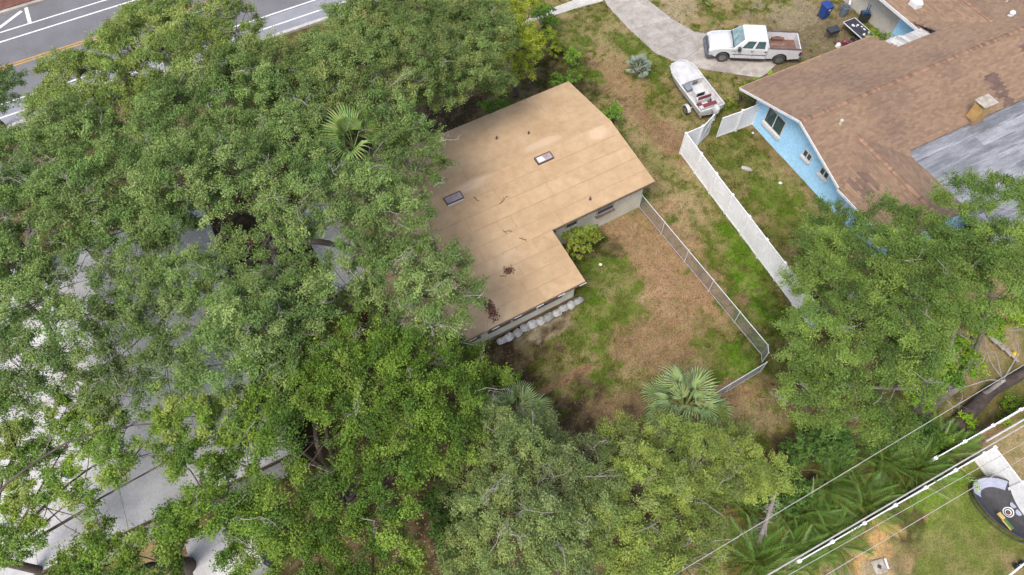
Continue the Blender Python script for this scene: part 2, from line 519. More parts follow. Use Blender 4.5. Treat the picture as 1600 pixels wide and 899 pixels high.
slab_quads('concrete_slab', [(left[k][:2], left[k + 1][:2], right[k + 1][:2], right[k][:2]) for k in range(7)], 'concrete', .035, .1, drive)
pa = [(6.94, 46.37, 0.00), (5.06, 45.63, 0.00), (3.25, 44.76, 0.00), (1.81, 44.18, 0.00), (1.03, 42.91, 0.00)]
pb = [(6.37, 47.43, 0.00), (4.51, 46.37, 0.00), (2.89, 45.48, 0.00), (1.19, 44.32, 0.00), (0.00, 42.77, 0.00)]
base = MB(); base.prism([p[:2] for p in pa] + [p[:2] for p in reversed(pb)], -.15, .004)
path = struct('footpath', base, 'concrete_pale')
slab_quads('paving_slab', [(pa[k][:2], pa[k + 1][:2], pb[k + 1][:2], pb[k][:2]) for k in range(4)], 'concrete_pale', .045, .1, path)

# ---- turf and leaf litter as countless small blades and leaves
def in_poly(X, Y, poly):
    c = np.zeros(X.shape, bool)
    n = len(poly)
    for i in range(n):
        x0, y0 = poly[i][:2]; x1, y1 = poly[(i + 1) % n][:2]
        m = ((y0 > Y) != (y1 > Y)) & (X < (x1 - x0) * (Y - y0) / (y1 - y0 + 1e-12) + x0)
        c ^= m
    return c
KEEP_OUT = [poly, [p[:2] for p in pa] + [p[:2] for p in reversed(pb)], [TAN.w(-16.6, .4), TAN.w(-.3, .4), TAN.w(-.3, 9), TAN.w(-16.6, 9)],
            [TAN.w(-16.6, -3.1), TAN.w(-7.3, -3.1), TAN.w(-7.3, .5), TAN.w(-16.6, .5)], [BLU.w(1, -14), BLU.w(26, -14), BLU.w(26, -.8), BLU.w(1, -.8)], [BLU.w(15, -2), BLU.w(21, -2), BLU.w(21, 9), BLU.w(15, 9)],
            [RD.w(-90, 45.3), RD.w(110, 45.3), RD.w(110, 58), RD.w(-90, 58)]]
def scatter(n, seed):
    r = np.random.default_rng(seed)
    X, Y = r.uniform(-10, 36, n), r.uniform(4, 52, n)
    ok = np.abs(X) < (Y + 14) * .80
    for pl in KEEP_OUT:
        ok &= ~in_poly(X, Y, pl)
    return X[ok], Y[ok], r
M['turf_blades'] = attr_mat('turf_blades', rough=.8, amp=0, translucent=.25, spec=.1)
X, Y, r = scatter(1300000, 5)
c = ground_colour(X, Y)
green = c[:, 1] - .5 * (c[:, 0] + c[:, 2])
keep = r.random(len(X)) < np.clip((green / c.sum(1) - .045) * 11, .02, 1) * np.clip((fbm(X, Y, 1.9, 77, 3) - .36) * 4.2, .08, 1)
X, Y, c = X[keep], Y[keep], c[keep]
n = len(X)
hgt = r.uniform(.04, .13, n) * (.45 + 1.9 * np.clip(fbm(X, Y, 1.6, 78, 3) - .35, 0, 1))
az = r.uniform(0, 6.283, n); lean = r.uniform(.2, 1.1, n)
B = np.stack([X, Y, np.full(n, -.03)], -1)
side = np.stack([-np.sin(az), np.cos(az), az * 0], -1) * r.uniform(.014, .036, n)[:, None]
tip = B + np.stack([np.cos(az) * lean, np.sin(az) * lean, np.ones(n)], -1) * hgt[:, None] + [0, 0, .03]
V = np.stack([B - side, B + side, tip], 1).reshape(-1, 3)
wk = np.flatnonzero(r.random(n) < np.clip((fbm(X, Y, .8, 88, 2) - .46) * .6, 0, .09))[:9000]
ang = r.uniform(0, 6.283, (len(wk), 14)); ln = r.uniform(.09, .22, (len(wk), 14)) * r.uniform(.6, 1.3, (len(wk), 1))
wb = np.repeat(B[wk], 14, 0); ang, ln = ang.ravel(), ln.ravel()
wd = np.stack([np.cos(ang), np.sin(ang), ang * 0], -1); wsd = np.stack([-np.sin(ang), np.cos(ang), ang * 0], -1) * .02
wV = np.stack([wb + wd * (ln * .35)[:, None] - wsd + [0, 0, .05], wb + wd * (ln * .35)[:, None] + wsd + [0, 0, .05], wb + wd * ln[:, None] + [0, 0, .06]], 1).reshape(-1, 3)
V = np.concatenate([V, wV]); c = np.concatenate([c, np.repeat(c[wk], 14, 0) * [.9, 1.12, .75]]); n = len(c)
cc = np.clip(c * r.uniform(.75, 1.35, n)[:, None] * np.array([.98, 1.16, .78]), 0, 1)
o = link('turf', np_mesh('turf', V, np.arange(3 * n).reshape(-1, 3), 'turf_blades', np.repeat(cc, 3, 0)))
o['kind'] = 'stuff'; tag(o, 'patchy grass blades growing through the sandy yards', 'grass')
X, Y, r = scatter(120000, 6)
c = ground_colour(X, Y)
keep = r.random(len(X)) < np.clip((.09 - (c[:, 1] - .5 * (c[:, 0] + c[:, 2])) / c.sum(1)) * 9, .02, .6)
X, Y = X[keep], Y[keep]; n = len(X)
az, L, W = r.uniform(0, 6.283, n), r.uniform(.03, .075, n), r.uniform(.012, .03, n)
ct = np.stack([X, Y, np.full(n, .004)], -1)
d1 = np.stack([np.cos(az), np.sin(az), r.uniform(-.3, .3, n)], -1) * L[:, None]; d2 = np.stack([-np.sin(az), np.cos(az), r.uniform(-.3, .3, n)], -1) * W[:, None]
V = np.stack([ct - d1, ct + d2, ct + d1, ct - d2], 1).reshape(-1, 3)
pal = np.array([srgb(150, 112, 78), srgb(120, 84, 58), srgb(160, 132, 100), srgb(96, 68, 50), srgb(132, 100, 74)])[r.integers(0, 5, n)]
M['dead_leaf'] = attr_mat('dead_leaf', rough=.8, amp=0, translucent=.1)
o = link('leaf_litter', np_mesh('leaf_litter', V, np.arange(4 * n).reshape(-1, 4), 'dead_leaf', np.repeat(pal, 4, 0)))
o['kind'] = 'stuff'; tag(o, 'fallen brown leaves strewn over the bare yards', 'leaves')

# ================================================================== BUILDINGS
M['stucco'] = pmat('stucco', srgb(236, 230, 208), srgb(214, 206, 182), .9, .9, .25, 60)
M['stucco_beige'] = pmat('stucco_beige', srgb(206, 202, 190), srgb(190, 184, 170), 1.2, .85, .2, 60)
M['stucco_blue'] = pmat('stucco_blue', (.33, .58, .78), (.29, .53, .74), .7, .8, .15, 60)
M['soffit_blue'] = pmat('soffit_blue', srgb(96, 168, 214), None, 1, .8, .1)
M['white_trim'] = pmat('white_trim', (.55, .55, .55), (.46, .46, .45), 1.5, .5, .08, 30)
M['tan_trim'] = pmat('tan_trim', srgb(196, 160, 118), srgb(150, 116, 84), 2.5, .8, .2)
M['brown_trim'] = pmat('brown_trim', srgb(112, 84, 68), srgb(150, 126, 108), 3.0, .8, .2)
M['pane'] = glass_mat('pane')
M['pane_green'] = glass_mat('pane_green', (.03, .05, .05))
M['dark_metal'] = pmat('dark_metal', srgb(104, 84, 76), srgb(84, 66, 60), 3, .5, .1, 30)
M['black'] = pmat('black', (.02, .02, .022), (.035, .034, .034), 4, .6, .1)
M['deck'] = pmat('deck', srgb(150, 120, 90), None, 2, .9, .2)

# ---- tan roofing: rolled sheets, sun-bleached along the ridge
def roll_roof_mat():
    m, nt, b = new_mat('rolled_roofing')
    tc = nt.nodes.new('ShaderNodeTexCoord')
    vec = tc.outputs['Object']
    n1 = noise_tex(nt, .55, 5, vec=vec)
    n2 = noise_tex(nt, 2.2, 6, .65, vec=vec)
    n3 = noise_tex(nt, 70, 2, vec=vec)
    col = ramp(nt, n1, [(.32, srgb(190, 157, 114)), (.55, srgb(199, 167, 125)), (.72, srgb(206, 177, 137))])
    col = mixc(nt, .7, col, ramp(nt, n2, [(.3, (.85, .83, .80)), (.6, (1.03, 1.03, 1.03))]), 'MULTIPLY')
    # broad pale chalky runs left where water stood near the skylights
    sep = nt.nodes.new('ShaderNodeSeparateXYZ')
    nt.links.new(vec, sep.inputs[0])
    def band(x0, y0, rx, ry):
        mp = nt.nodes.new('ShaderNodeMapping')
        mp.inputs['Location'].default_value = (-x0 / rx, -y0 / ry, 0)
        mp.inputs['Scale'].default_value = (1 / rx, 1 / ry, 0)
        nt.links.new(vec, mp.inputs['Vector'])
        ln = nt.nodes.new('ShaderNodeVectorMath'); ln.operation = 'LENGTH'
        nt.links.new(mp.outputs[0], ln.inputs[0])
        ad = nt.nodes.new('ShaderNodeMath'); ad.operation = 'MULTIPLY_ADD'
        nt.links.new(n2, ad.inputs[0]); ad.inputs[1].default_value = .9
        nt.links.new(ln.outputs['Value'], ad.inputs[2])
        return ramp(nt, ad.outputs[0], [(.75, (1, 1, 1)), (1.0, (0, 0, 0))])
    for args in ((-4.4, 5.3, 3.0, .8), (-9.6, 4.6, 2.6, .75), (-1.2, 4.3, 1.5, .9)):
        f = band(*args)
        sc_ = nt.nodes.new('ShaderNodeMath'); sc_.operation = 'MULTIPLY'; sc_.inputs[1].default_value = .6
        nt.links.new(f, sc_.inputs[0])
        col = mixc(nt, sc_.outputs[0], col, srgb(224, 194, 160))
    oi = nt.nodes.new('ShaderNodeObjectInfo')
    col = mixc(nt, 1.0, col, ramp(nt, oi.outputs['Random'], [(0, (.965, .965, .96)), (1, (1.02, 1.02, 1.02))]), 'MULTIPLY')
    col = mixc(nt, 1.0, col, ramp(nt, n3, [(.3, (.93,) * 3), (.7, (1.05,) * 3)]), 'MULTIPLY')
    nt.links.new(col, b.inputs['Base Color'])
    b.inputs['Roughness'].default_value = .75
    bump(nt, b, n3, .15, .01)
    return m
M['rolled'] = roll_roof_mat()
M['bitumen'] = pmat('bitumen', srgb(193, 163, 117), srgb(168, 138, 99), .9, .8, .1, lo=.46, hi=.74)

tan_house = thing('tan_house', 'low cream house with a wide tan rolled roof in the middle', 'house', (TAN.o[0], TAN.o[1], 0), TAN.a)
SL = .142
def tz(t):
    return 2.75 + SL * (t if t < 4.73 else 9.46 - t)
# walls
def wall(name, s0, s1, t0, t1, z0, z1, mat, parent):
    mb = MB(); mb.box(s0, s1, t0, t1, z0, z1)
    return part(name, mb, mat, parent)
def gable_wall(s, th=.2, t0=.45, t1=9.0, mat='stucco', parent=tan_house):
    mb = MB()
    pr = [(t0, -.1), (t1, -.1), (t1, tz(t1) - .12), (4.73, tz(4.73) - .12), (t0, tz(t0) - .12)]
    mb.add([(s, t, z) for t, z in pr] + [(s - th, t, z) for t, z in pr], [(0, 1, 2, 3, 4), (9, 8, 7, 6, 5)] + [(i, (i + 1) % 5, (i + 1) % 5 + 5, i + 5) for i in range(5)])
    return part('wall', mb, mat, parent)
gable_wall(-.30)
gable_wall(-16.45)
wall('wall', -16.25, -.505, 8.8, 9.0, -.1, 2.68, 'stucco', tan_house)
wall('wall', -7.3, -.505, .45, .65, -.1, 2.65, 'stucco', tan_house)
wall('wall', -7.5, -7.3, -2.86, .645, -.1, 2.28, 'stucco', tan_house)
wall('wall', -16.25, -7.3, -3.06, -2.86, -.1, 2.22, 'stucco', tan_house)
wall('wall', -16.45, -16.25, -2.86, .44, -.1, 2.28, 'stucco', tan_house)
# eaves boards
for s0, s1, t in ((-7.0, 0, 0), (-16.75, -7.0, -3.5)):
    mb = MB(); mb.box(s0, s1 + .02, t - .03, t, tz(t) - .17, tz(t) - .012)
    part('fascia', mb, 'brown_trim', tan_house)
mb = MB(); mb.box(-16.75, .02, 9.46, 9.49, tz(9.46) - .17, tz(9.46) - .012); part('fascia', mb, 'tan_trim', tan_house)
mb = MB(); mb.box(-7.0, -6.97, -3.5, -.03, 2.1, 2.235); part('fascia', mb, 'tan_trim', tan_house)
for s in (0, -16.78):
    for a, b in ((0, 4.73), (4.73, 9.46)):
        mb = MB(); mb.bar((s + .015, a, tz(a) - .09), (s + .015, b, tz(b) - .09), .03, .15); part('rake_board', mb, 'tan_trim', tan_house)
# decking under the sheets
mb = MB()
def slope_slab(mb, s0, s1, t0, t1, off=-.014, th=.06):
    z0, z1 = tz(t0) + off, tz(t1) + off
    mb.add([(s0, t0, z0), (s1, t0, z0), (s1, t1, z1), (s0, t1, z1), (s0, t0, z0 - th), (s1, t0, z0 - th), (s1, t1, z1 - th), (s0, t1, z1 - th)],
           [(0, 1, 2, 3), (7, 6, 5, 4), (0, 4, 5, 1), (1, 5, 6, 2), (2, 6, 7, 3), (3, 7, 4, 0)])
slope_slab(mb, -16.75, 0, 0, 4.73); slope_slab(mb, -16.75, 0, 4.7301, 9.46); slope_slab(mb, -16.75, -7.0, -3.5, -.0001)
roof = part('roof', mb, 'deck', tan_house)
# the sheets, each lapping the one below it
rr = random.Random(4)
def sheets(t_edges, s0, s1, up):
    for k in range(len(t_edges) - 1):
        ta, tb = t_edges[k], t_edges[k + 1]
        cuts = [s0]
        while s1 - cuts[-1] > 9.5:
            cuts.append(cuts[-1] + rr.uniform(4.5, 9.0))
        cuts.append(s1)
        for a, b in zip(cuts, cuts[1:]):
            mb = MB()
            lo, hi = (ta, tb) if up else (tb, ta)
            j = rr.uniform(.000, .006)
            lo2 = lo + (-.03 if up else .03) * (0 if k == (0 if up else len(t_edges) - 2) else 1)
            zl, zh = tz(lo) + .012 + j, tz(hi) - .004 + j * .3
            th = .011
            q = [(a + .004, lo2, zl), (b - .004, lo2, zl), (b - .004, hi, zh), (a + .004, hi, zh)]
            mb.add(q + [(x, y, z - th) for x, y, z in q], [(0, 1, 2, 3), (7, 6, 5, 4), (0, 4, 5, 1), (1, 5, 6, 2), (2, 6, 7, 3), (3, 7, 4, 0)])
            part('roofing_sheet', mb, 'rolled', roof)
            sm = MB(); sg = -1 if up else 1; e0, e1 = lo2 + sg * .002, lo2 - sg * .020
            ze = lambda t_: zl + (zh - zl) * (t_ - lo2) / (hi - lo2) + .002
            sm.add([(a + .01, e0, ze(e0)), (b - .01, e0, ze(e0)), (b - .01, e1, ze(e1)), (a + .01, e1, ze(e1))], [(0, 1, 2, 3)])
            if b < s1 - .1 and rr.random() < .45:
                sm.add([(b - .030, lo2, ze(lo2)), (b - .006, lo2, ze(lo2)), (b - .006, hi, zh + .002), (b - .030, hi, zh + .002)], [(0, 1, 2, 3)])
            part('lap_seam', sm, 'bitumen', roof)
sheets([0, .93, 1.88, 2.82, 3.78, 4.73], -16.75, .02, True)
sheets([-3.5, -2.62, -1.74, -.86, -.001], -16.75, -6.98, True)
sheets([4.73, 5.68, 6.62, 7.57, 8.52, 9.46], -16.75, .02, False)
mb = MB(); mb.add([(-16.75, 4.48, tz(4.48) + .016), (.02, 4.48, tz(4.48) + .016), (.02, 4.73, tz(4.73) + .02), (-16.75, 4.73, tz(4.73) + .02), (.02, 4.98, tz(4.98) + .016), (-16.75, 4.98, tz(4.98) + .016)], [(0, 1, 2, 3), (3, 2, 4, 5)])
part('ridge_cap', mb, 'rolled', roof)
# skylights: dark kerbed boxes with tinted panes
def skylight(x, y, pane_mat, half=False):
    s, t = TAN.l(x, y)
    up = 1 if t < 4.73 else -1
    tilt = math.atan(SL) * up
    e = link('skylight', None, tan_house, (s, t, tz(t) + .01), (tilt, 0, 0), (.85, .85, .85))
    mb = MB()
    for b in ((-.62, .62, -.3, -.24), (-.62, .62, .24, .3), (-.62, -.56, -.24, .24), (.56, .62, -.24, .24)):
        mb.box(*b, -.05, .16)
    part('kerb_frame', mb, 'dark_metal', e)
    mb = MB(); mb.box(-.56, .56, -.24, .24, -.05, .135); part('pane', mb, pane_mat, e)
    if half:
        mb = MB(); mb.add([(-.5, -.2, .142), (.02, -.2, .142), (-.1, .2, .142), (-.5, .2, .142)], [(0, 1, 2, 3)]); part('pale_patch', mb, 'white_trim', e)  # pale quad over part of the pane
    else:
        mb = MB(); mb.box(-.6, .6, -.36, -.302, -.03, .05); part('flashing', mb, 'white_trim', e)
M['pane_brown'] = glass_mat('pane_brown', srgb(140, 126, 126), .4)
a = (1.86, 27.76, 3.45); skylight(a[0], a[1], 'pane_brown', True)
a = (-3.28, 24.82, 3.30); skylight(a[0], a[1], 'pane_brown')
for a in ((-0.92, 29.58, 3.20), (1.00, 29.89, 3.20), (4.45, 25.18, 2.90)):
    s, t = TAN.l(a[0], a[1])
    mb = MB(); mb.lathe([(.11, -.03), (.05, .03), (.045, .2), (.03, .2)], 10)
    part('vent_pipe', mb, 'dark_metal', tan_house, loc=(s, t, tz(t) + .01))
# windows of the rear wall
def window(parent, s0, s1, t, z0, z1, mull=1, frame='brown_trim', pane='pane', face=-1, sill=None, horiz=False):
    e = link('window', None, parent, ((s0 + s1) / 2, t, z0))
    w, h = (s1 - s0) / 2, z1 - z0
    y0, y1 = (face * .05, 0.0) if face < 0 else (0.0, face * .05)
    mb = MB()
    for b in ((-w - .06, w + .06, -.06, 0), (-w - .06, w + .06, h, h + .06), (-w - .06, -w, 0, h), (w, w + .06, 0, h)):
        mb.box(b[0], b[1], y0, y1, b[2], b[3])
    for k in range(mull):
        if horiz:
            zz = h * (k + 1) / (mull + 1); mb.box(-w, w, y0 * .9, y1 * .9, zz - .02, zz + .02)
        else:
            xx = -w + 2 * w * (k + 1) / (mull + 1); mb.box(xx - .03, xx + .03, y0 * .9, y1 * .9, 0, h)
    part('frame', mb, frame, e)
    mb = MB(); mb.box(-w, w, y0 * .45, y1 * .45, 0, h); part('pane', mb, pane, e)
    if sill:
        mb = MB(); mb.box(-w - .1, w + .1, y0 * 3.2, y1 * 3.2, -.16, -.062); part('sill', mb, sill, e)
    return e
window(tan_house, -3.55, -2.45, .448, 1.35, 2.1, 1, 'stucco_beige', sill='brown_trim', horiz=True)
window(tan_house, -5.7, -5.0, .448, 1.5, 2.2, 1, 'stucco_beige', horiz=True)
window(tan_house, -7.25, -6.45, .448, 1.3, 2.2, 2, 'stucco_beige', horiz=True)
# screened strip windows of the extension, three runs of dark openings under the eave
for s0, s1 in ((-9.6, -8.2), (-11.2, -9.85), (-12.75, -11.45), (-14.6, -13.3)):
    window(tan_house, s0, s1, -3.063, .98, 1.30, 0, 'brown_trim')
for k in range(8):
    mb = MB(); s = -7.15 - k * 1.35
    mb.box(s - .22, s + .22, -3.56, -3.531, 2.09, 2.14); mb.box(s - .05, s + .05, -3.499, -3.065, 2.0, 2.12); part('rafter_tail', mb, 'white_trim', tan_house)
mb = MB(); mb.box(-16.25, -7.3, -3.10, -3.062, -.1, .22); part('plinth', mb, 'brown_trim', tan_house)
# clutter of dead leaves and twigs lying on the roof
M['twig'] = pmat('twig', srgb(110, 84, 64), srgb(84, 62, 50), 5, .9, .2)
def leaf_heap(p, r, n, seed, label):
    r_ = np.random.default_rng(seed)
    s0, t0 = TAN.l(p[0], p[1])
    q = r_.normal(0, 1, (n, 2)) * r
    q = q[(np.abs(q) < 2.2 * np.max(r)).all(1)]; n = len(q)
    ct = np.array([TAN.w(s0 + a, t0 + b, tz(t0 + b) + .02 + r_.uniform(0, .06)) for a, b in q])
    az, el = r_.uniform(0, 6.28, n), r_.uniform(-.5, .5, n)
    d1 = np.stack([np.cos(az), np.sin(az), el], -1) * .07; d2 = np.stack([-np.sin(az), np.cos(az), r_.uniform(-.6, .6, n)], -1) * .035
    V = np.stack([ct - d1, ct + d2, ct + d1, ct - d2], 1).reshape(-1, 3)
    pal = np.array([srgb(112, 72, 58), srgb(88, 58, 50), srgb(134, 94, 74), srgb(150, 112, 92)])[r_.integers(0, 4, n)]
    o = link('leaf_heap', np_mesh('leaf_heap', V, np.arange(4 * n).reshape(-1, 4), 'dead_leaf', np.repeat(pal, 4, 0)))
    tag(o, label, 'leaf pile', 'dead leaves on the tan roof')
leaf_heap((-0.17, 20.52, 2.50), (.14, .1), 120, 1, 'small dark clump of dead leaves alone on the tan roof')
leaf_heap((-1.14, 18.27, 2.40), (.12, .35), 260, 2, 'long reddish heap of dead leaves at the tan roof eave')
leaf_heap((-2.78, 20.86, 2.60), (.12, .25), 130, 3, 'dead leaf heap on the tan roof beside the overhanging oak branch')
def fallen_twig(p, L, az, seed, label):
    q = random.Random(seed); s, t = TAN.l(p[0], p[1]); mb = MB()
    pts = [(s + math.cos(az) * L * k / 4 + q.uniform(-.04, .04), t + math.sin(az) * L * k / 4 + q.uniform(-.04, .04)) for k in range(5)]
    mb.tube([TAN.w(a, b, tz(b) + .035) for a, b in pts], [.02, .018, .015, .012, .008], 5)
    for k in (1, 2, 3):
        a, b = pts[k]; dz = az + q.choice((-1, 1)) * .8
        mb.tube([TAN.w(a, b, tz(b) + .035), TAN.w(a + math.cos(dz) * L * .3, b + math.sin(dz) * L * .3, tz(b + math.sin(dz) * L * .3) + .035)], [.012, .006], 4)
    tag(part('fallen_twig', mb, 'twig'), label, 'twig', 'twigs fallen on the tan roof')
fallen_twig((-0.69, 24.60, 3.00), .75, .4, 1, 'forked twig on the tan roof right of the lower skylight')
fallen_twig((-0.50, 22.89, 2.80), .5, -.5, 2, 'short crooked twig on the tan roof left of the inner corner')
fallen_twig((0.42, 22.53, 2.75), .45, -.9, 3, 'thin straight twig on the tan roof nearest the inner corner')
fallen_twig((-0.66, 20.22, 2.45), .35, -.7, 4, 'small twig on the tan roof just below the round leaf clump')
fallen_twig((-2.17, 24.98, 3.10), .4, -1.2, 5, 'curled twig on the tan roof beside the left skylight')

# ================================================================== blue house with brown shingles
blue_house = thing('blue_house', 'long sky-blue house under brown shingle roofs at the right', 'house', (BLU.o[0], BLU.o[1], 0), BLU.a)
P = 1 / 3.0
RT, RZ = -5.1, 4.40                               # main ridge
zmain = lambda t: RZ - P * abs(t - RT)
CS, CZ = 2.8, 3.78                                # rear cross wing ridge
zcross = lambda s: CZ - P * abs(s - CS)
WS, WZ = 17.5, 3.84                               # front wing ridge
zwing = lambda s: WZ - P * abs(s - WS)
M['shingle'] = attr_mat('shingle', rough=.9, fine=40, amp=.16, bmp=.3)
BR = np.array(srgb(149, 122, 98)); BD = np.array(srgb(108, 87, 80))
sr = np.random.default_rng(12)
def shingle_field(mb, plane, a0, a1, b0, b1, inside, dark):
    """plane(a, b) -> local point; b runs DOWN the slope; tabs lap downwards"""
    exp, wid = .145, .30
    k = 0
    b = b0
    while b < b1 - 1e-6:
        e = min(b + exp, b1)
        off = (k % 2) * .15 + sr.uniform(-.02, .02)
        a = a0 - off
        rowt = sr.uniform(.95, 1.05)
        while a < a1:
            x0, x1 = max(a, a0), min(a + wid - .008, a1)
            if x1 - x0 > .03:
                xm, bm_ = (x0 + x1) / 2, (b + e) / 2
                if inside(xm, bm_):
                    p = [plane(x0, e), plane(x1, e), plane(x1, b), plane(x0, b)]
                    up = .014 + sr.uniform(0, .004)
                    q = [(p[0][0], p[0][1], p[0][2] + up), (p[1][0], p[1][1], p[1][2] + up), (p[2][0], p[2][1], p[2][2] + .003), (p[3][0], p[3][1], p[3][2] + .003)]
                    d = dark(xm, bm_)
                    c = (BR * (1 - d) + BD * d) * rowt * sr.uniform(.84, 1.14) * np.array([1, sr.uniform(.97, 1.02), sr.uniform(.94, 1.03)])
                    mb.add(q + [p[0], p[1]], [(0, 1, 2, 3), (4, 5, 1, 0)], tuple(c))
            a += wid
        b = e
        k += 1
W_ = lambda a, b: 0.0
def box_dark(boxes):
    def f(a, b):
        for x0, x1, y0, y1, v in boxes:
            if x0 < a < x1 and y0 < b < y1 and sr.random() < .85:
                return v
        return max(0.0, (vnoise(np.array(a), np.array(b), .5, 91) - .5) * .8)
    return f
def lb(p):
    return BLU.l(p[0], p[1])
mb = MB()
front = lambda a, b: (a, RT + b, RZ - P * b)
shingle_field(mb, front, -.05, 30, .05, 5.1, lambda a, b: not ((10.75 < a < 14.2 and RT + b > -2.1)) and (zmain(RT + b) > zwing(a) - .05 or not 14.0 < a < 21) and not (a > 21 and b > 5.1), box_dark([]))
back = lambda a, b: (a, RT - b, RZ - P * b)
d1 = lb((29.95, 34.20, 3.70)); d2 = lb((32.51, 37.27, 4.10))
shingle_field(mb, back, -.05, 30, .05, 6.3, lambda a, b: (b < 4.0 or a < 5.5) and (zmain(RT - b) > zcross(a) - .05 or a > 5.6), box_dark([(d1[0] - .5, d1[0] + .5, 1.8, 4.0, .9), (d2[0] - .5, d2[0] + 1.5, .9, 4.0, .9), (4.5, 5.4, 3.2, 3.6, .3)]))
cl = lambda a, b: (CS - b, a, CZ - P * b)
shingle_field(mb, cl, -14.0, -6.9, .05, 2.85, lambda a, b: zcross(CS - b) > zmain(a) - .05, box_dark([(-10.6, -9.2, 1.0, 2.2, .7)]))
cr = lambda a, b: (CS + b, a, CZ - P * b)
shingle_field(mb, cr, -14.0, -6.9, .05, 2.65, lambda a, b: zcross(CS + b) > zmain(a) - .05, box_dark([]))
wl = lambda a, b: (WS - b, a, WZ - P * b)
shingle_field(mb, wl, -4.9, 9, .05, 3.4, lambda a, b: zwing(WS - b) > zmain(a) - .05 and a > -4.9, box_dark([]))
wr_ = lambda a, b: (WS + b, a, WZ - P * b)
shingle_field(mb, wr_, -4.9, 9, .05, 3.4, lambda a, b: zwing(WS + b) > zmain(a) - .05, box_dark([]))
# decking
dk = MB()
def quad_slab(mb, q, th=.07, off=-.006):
    q = [(x, y, z + off) for x, y, z in q]
    mb.add(q + [(x, y, z - th) for x, y, z in q], [(0, 1, 2, 3), (7, 6, 5, 4), (0, 4, 5, 1), (1, 5, 6, 2), (2, 6, 7, 3), (3, 7, 4, 0)])
def pl(s0, s1, t0, t1, zf):
    return [(s0, t0, zf(s0, t0)), (s1, t0, zf(s1, t0)), (s1, t1, zf(s1, t1)), (s0, t1, zf(s0, t1))]
zm = lambda s, t: zmain(t); zc = lambda s, t: zcross(s); zw = lambda s, t: zwing(s)
for q in (pl(0, 10.75, RT, 0, zm), pl(10.75, 14.2, RT, -2.1, zm), pl(14.2, 30, RT, 0, zm), pl(0, 5.4, -9.1, RT, zm), pl(5.4, 30, -9.1, RT, zm), pl(0, CS, -14, -9.3, zc), pl(CS, 5.45, -14, -9.1, zc), pl(CS, 5.2, -9.1, -7.6, zc), pl(14.1, WS, -1.5, 9, zw), pl(WS, 20.9, -1.5, 9, zw)):
    quad_slab(dk, q)
broof = part('roof', dk, 'brown_trim', blue_house)
o = part('shingles', mb, 'shingle', broof); o['kind'] = 'stuff'
# ridge caps
mb = MB()
def cap_run(p0, p1, side, w=.16, slope=P):
    a, b = Vector(p0), Vector(p1); L = (b - a).length; d = (b - a) / L; n = int(L / .17)
    sd = Vector(side)
    for k in range(n):
        q0, q1 = a + d * (L * k / n), a + d * (L * (k + 1.5) / n)
        c = BR * sr.uniform(.68, 1.3) * np.array([1.06, .96, .95])
        h0, h1 = .055, .03
        for sg in (-1, 1):
            mb.add([q0 + Vector((0, 0, h0)), q1 + Vector((0, 0, h1)), q1 + sd * sg * w + Vector((0, 0, h1 - slope * w)), q0 + sd * sg * w + Vector((0, 0, h0 - slope * w))], [(0, 1, 2, 3)], tuple(c))
cap_run((-.05, RT, RZ), (30, RT, RZ), (0, 1, 0))
cap_run((CS, -6.95, CZ), (CS, -14, CZ), (1, 0, 0))
cap_run((WS, -3.4, WZ), (WS, 9, WZ), (1, 0, 0))
o = part('ridge_shingles', mb, 'shingle', broof); o['kind'] = 'stuff'
# gable end: blue wall, big overhang with blue soffit, white barge boards
def pent(s, th, pr, mat, parent, name='wall'):
    n = len(pr); mb = MB()
    mb.add([(s, t, z) for t, z in pr] + [(s + th, t, z) for t, z in pr], [tuple(range(n)), tuple(reversed(range(n, 2 * n)))] + [(i, (i + 1) % n, (i + 1) % n + n, i + n) for i in range(n)])
    return part(name, mb, mat, parent)
WX = 1.0
pent(WX, .2, [(-.8, -.1), (-.8, zmain(-.8) - .12), (RT, RZ - .12), (-9.3, zmain(-9.3) - .12), (-13.6, zcross(WX) - .12), (-13.6, -.1)], 'stucco_blue', blue_house)
wall('wall', WX + .2, 12.2, -1.0, -.8, -.1, 2.75, 'stucco_beige', blue_house)
wall('wall', 12.2, 14.95, -2.6, -2.4, -.1, 3.1, 'stucco_blue', blue_house)
wall('wall', 12.0, 12.2, -2.6, -1.0, -.1, 3.0, 'stucco_beige', blue_house)
wall('wall', WX + .2, 30, -13.8, -13.6, -.1, 2.4, 'stucco_blue', blue_house)
wall('wall', 14.95, 15.15, 1.15, 8.6, -.1, 2.78, 'stucco_beige', blue_house)
wall('wall', 14.95, 15.15, -2.4, 1.15, -.1, 2.78, 'stucco_blue', blue_house)
pent(20, .2, [(8.6, -.1), (8.6, 2.6), (0, 2.6), (0, -.1)], 'stucco_beige', blue_house)
mb = MB()
for a, b, zf in ((-.02, RT, zmain), (RT, -9.35, zmain)):
    mb.bar((-.07, a, zf(a) - .06), (-.07, b, zf(b) - .06), .05, .15)
mb.bar((-.07, -9.35, zcross(0) - .06), (-.07, -14, zcross(0) - .06), .05, .15)
part('barge_board', mb, 'white_trim', blue_house)
mb = MB()
for t0, t1 in ((-.02, RT), (RT, -9.3)):
    q = [(-.045, t0, zmain(t0) - .082), (WX, t0, zmain(t0) - .082), (WX, t1, zmain(t1) - .082), (-.045, t1, zmain(t1) - .082)]
    mb.add(q, [(0, 1, 2, 3)])
part('soffit', mb, 'soffit_blue', blue_house)
mb = MB(); mb.box(-.05, 10.78, .0, .1, 2.56, 2.66); part('gutter', mb, 'tan_trim', blue_house)
mb = MB(); mb.bar((10.77, -2.1, 3.32), (10.77, 0, 2.62), .03, .12); part('fascia', mb, 'brown_trim', blue_house)
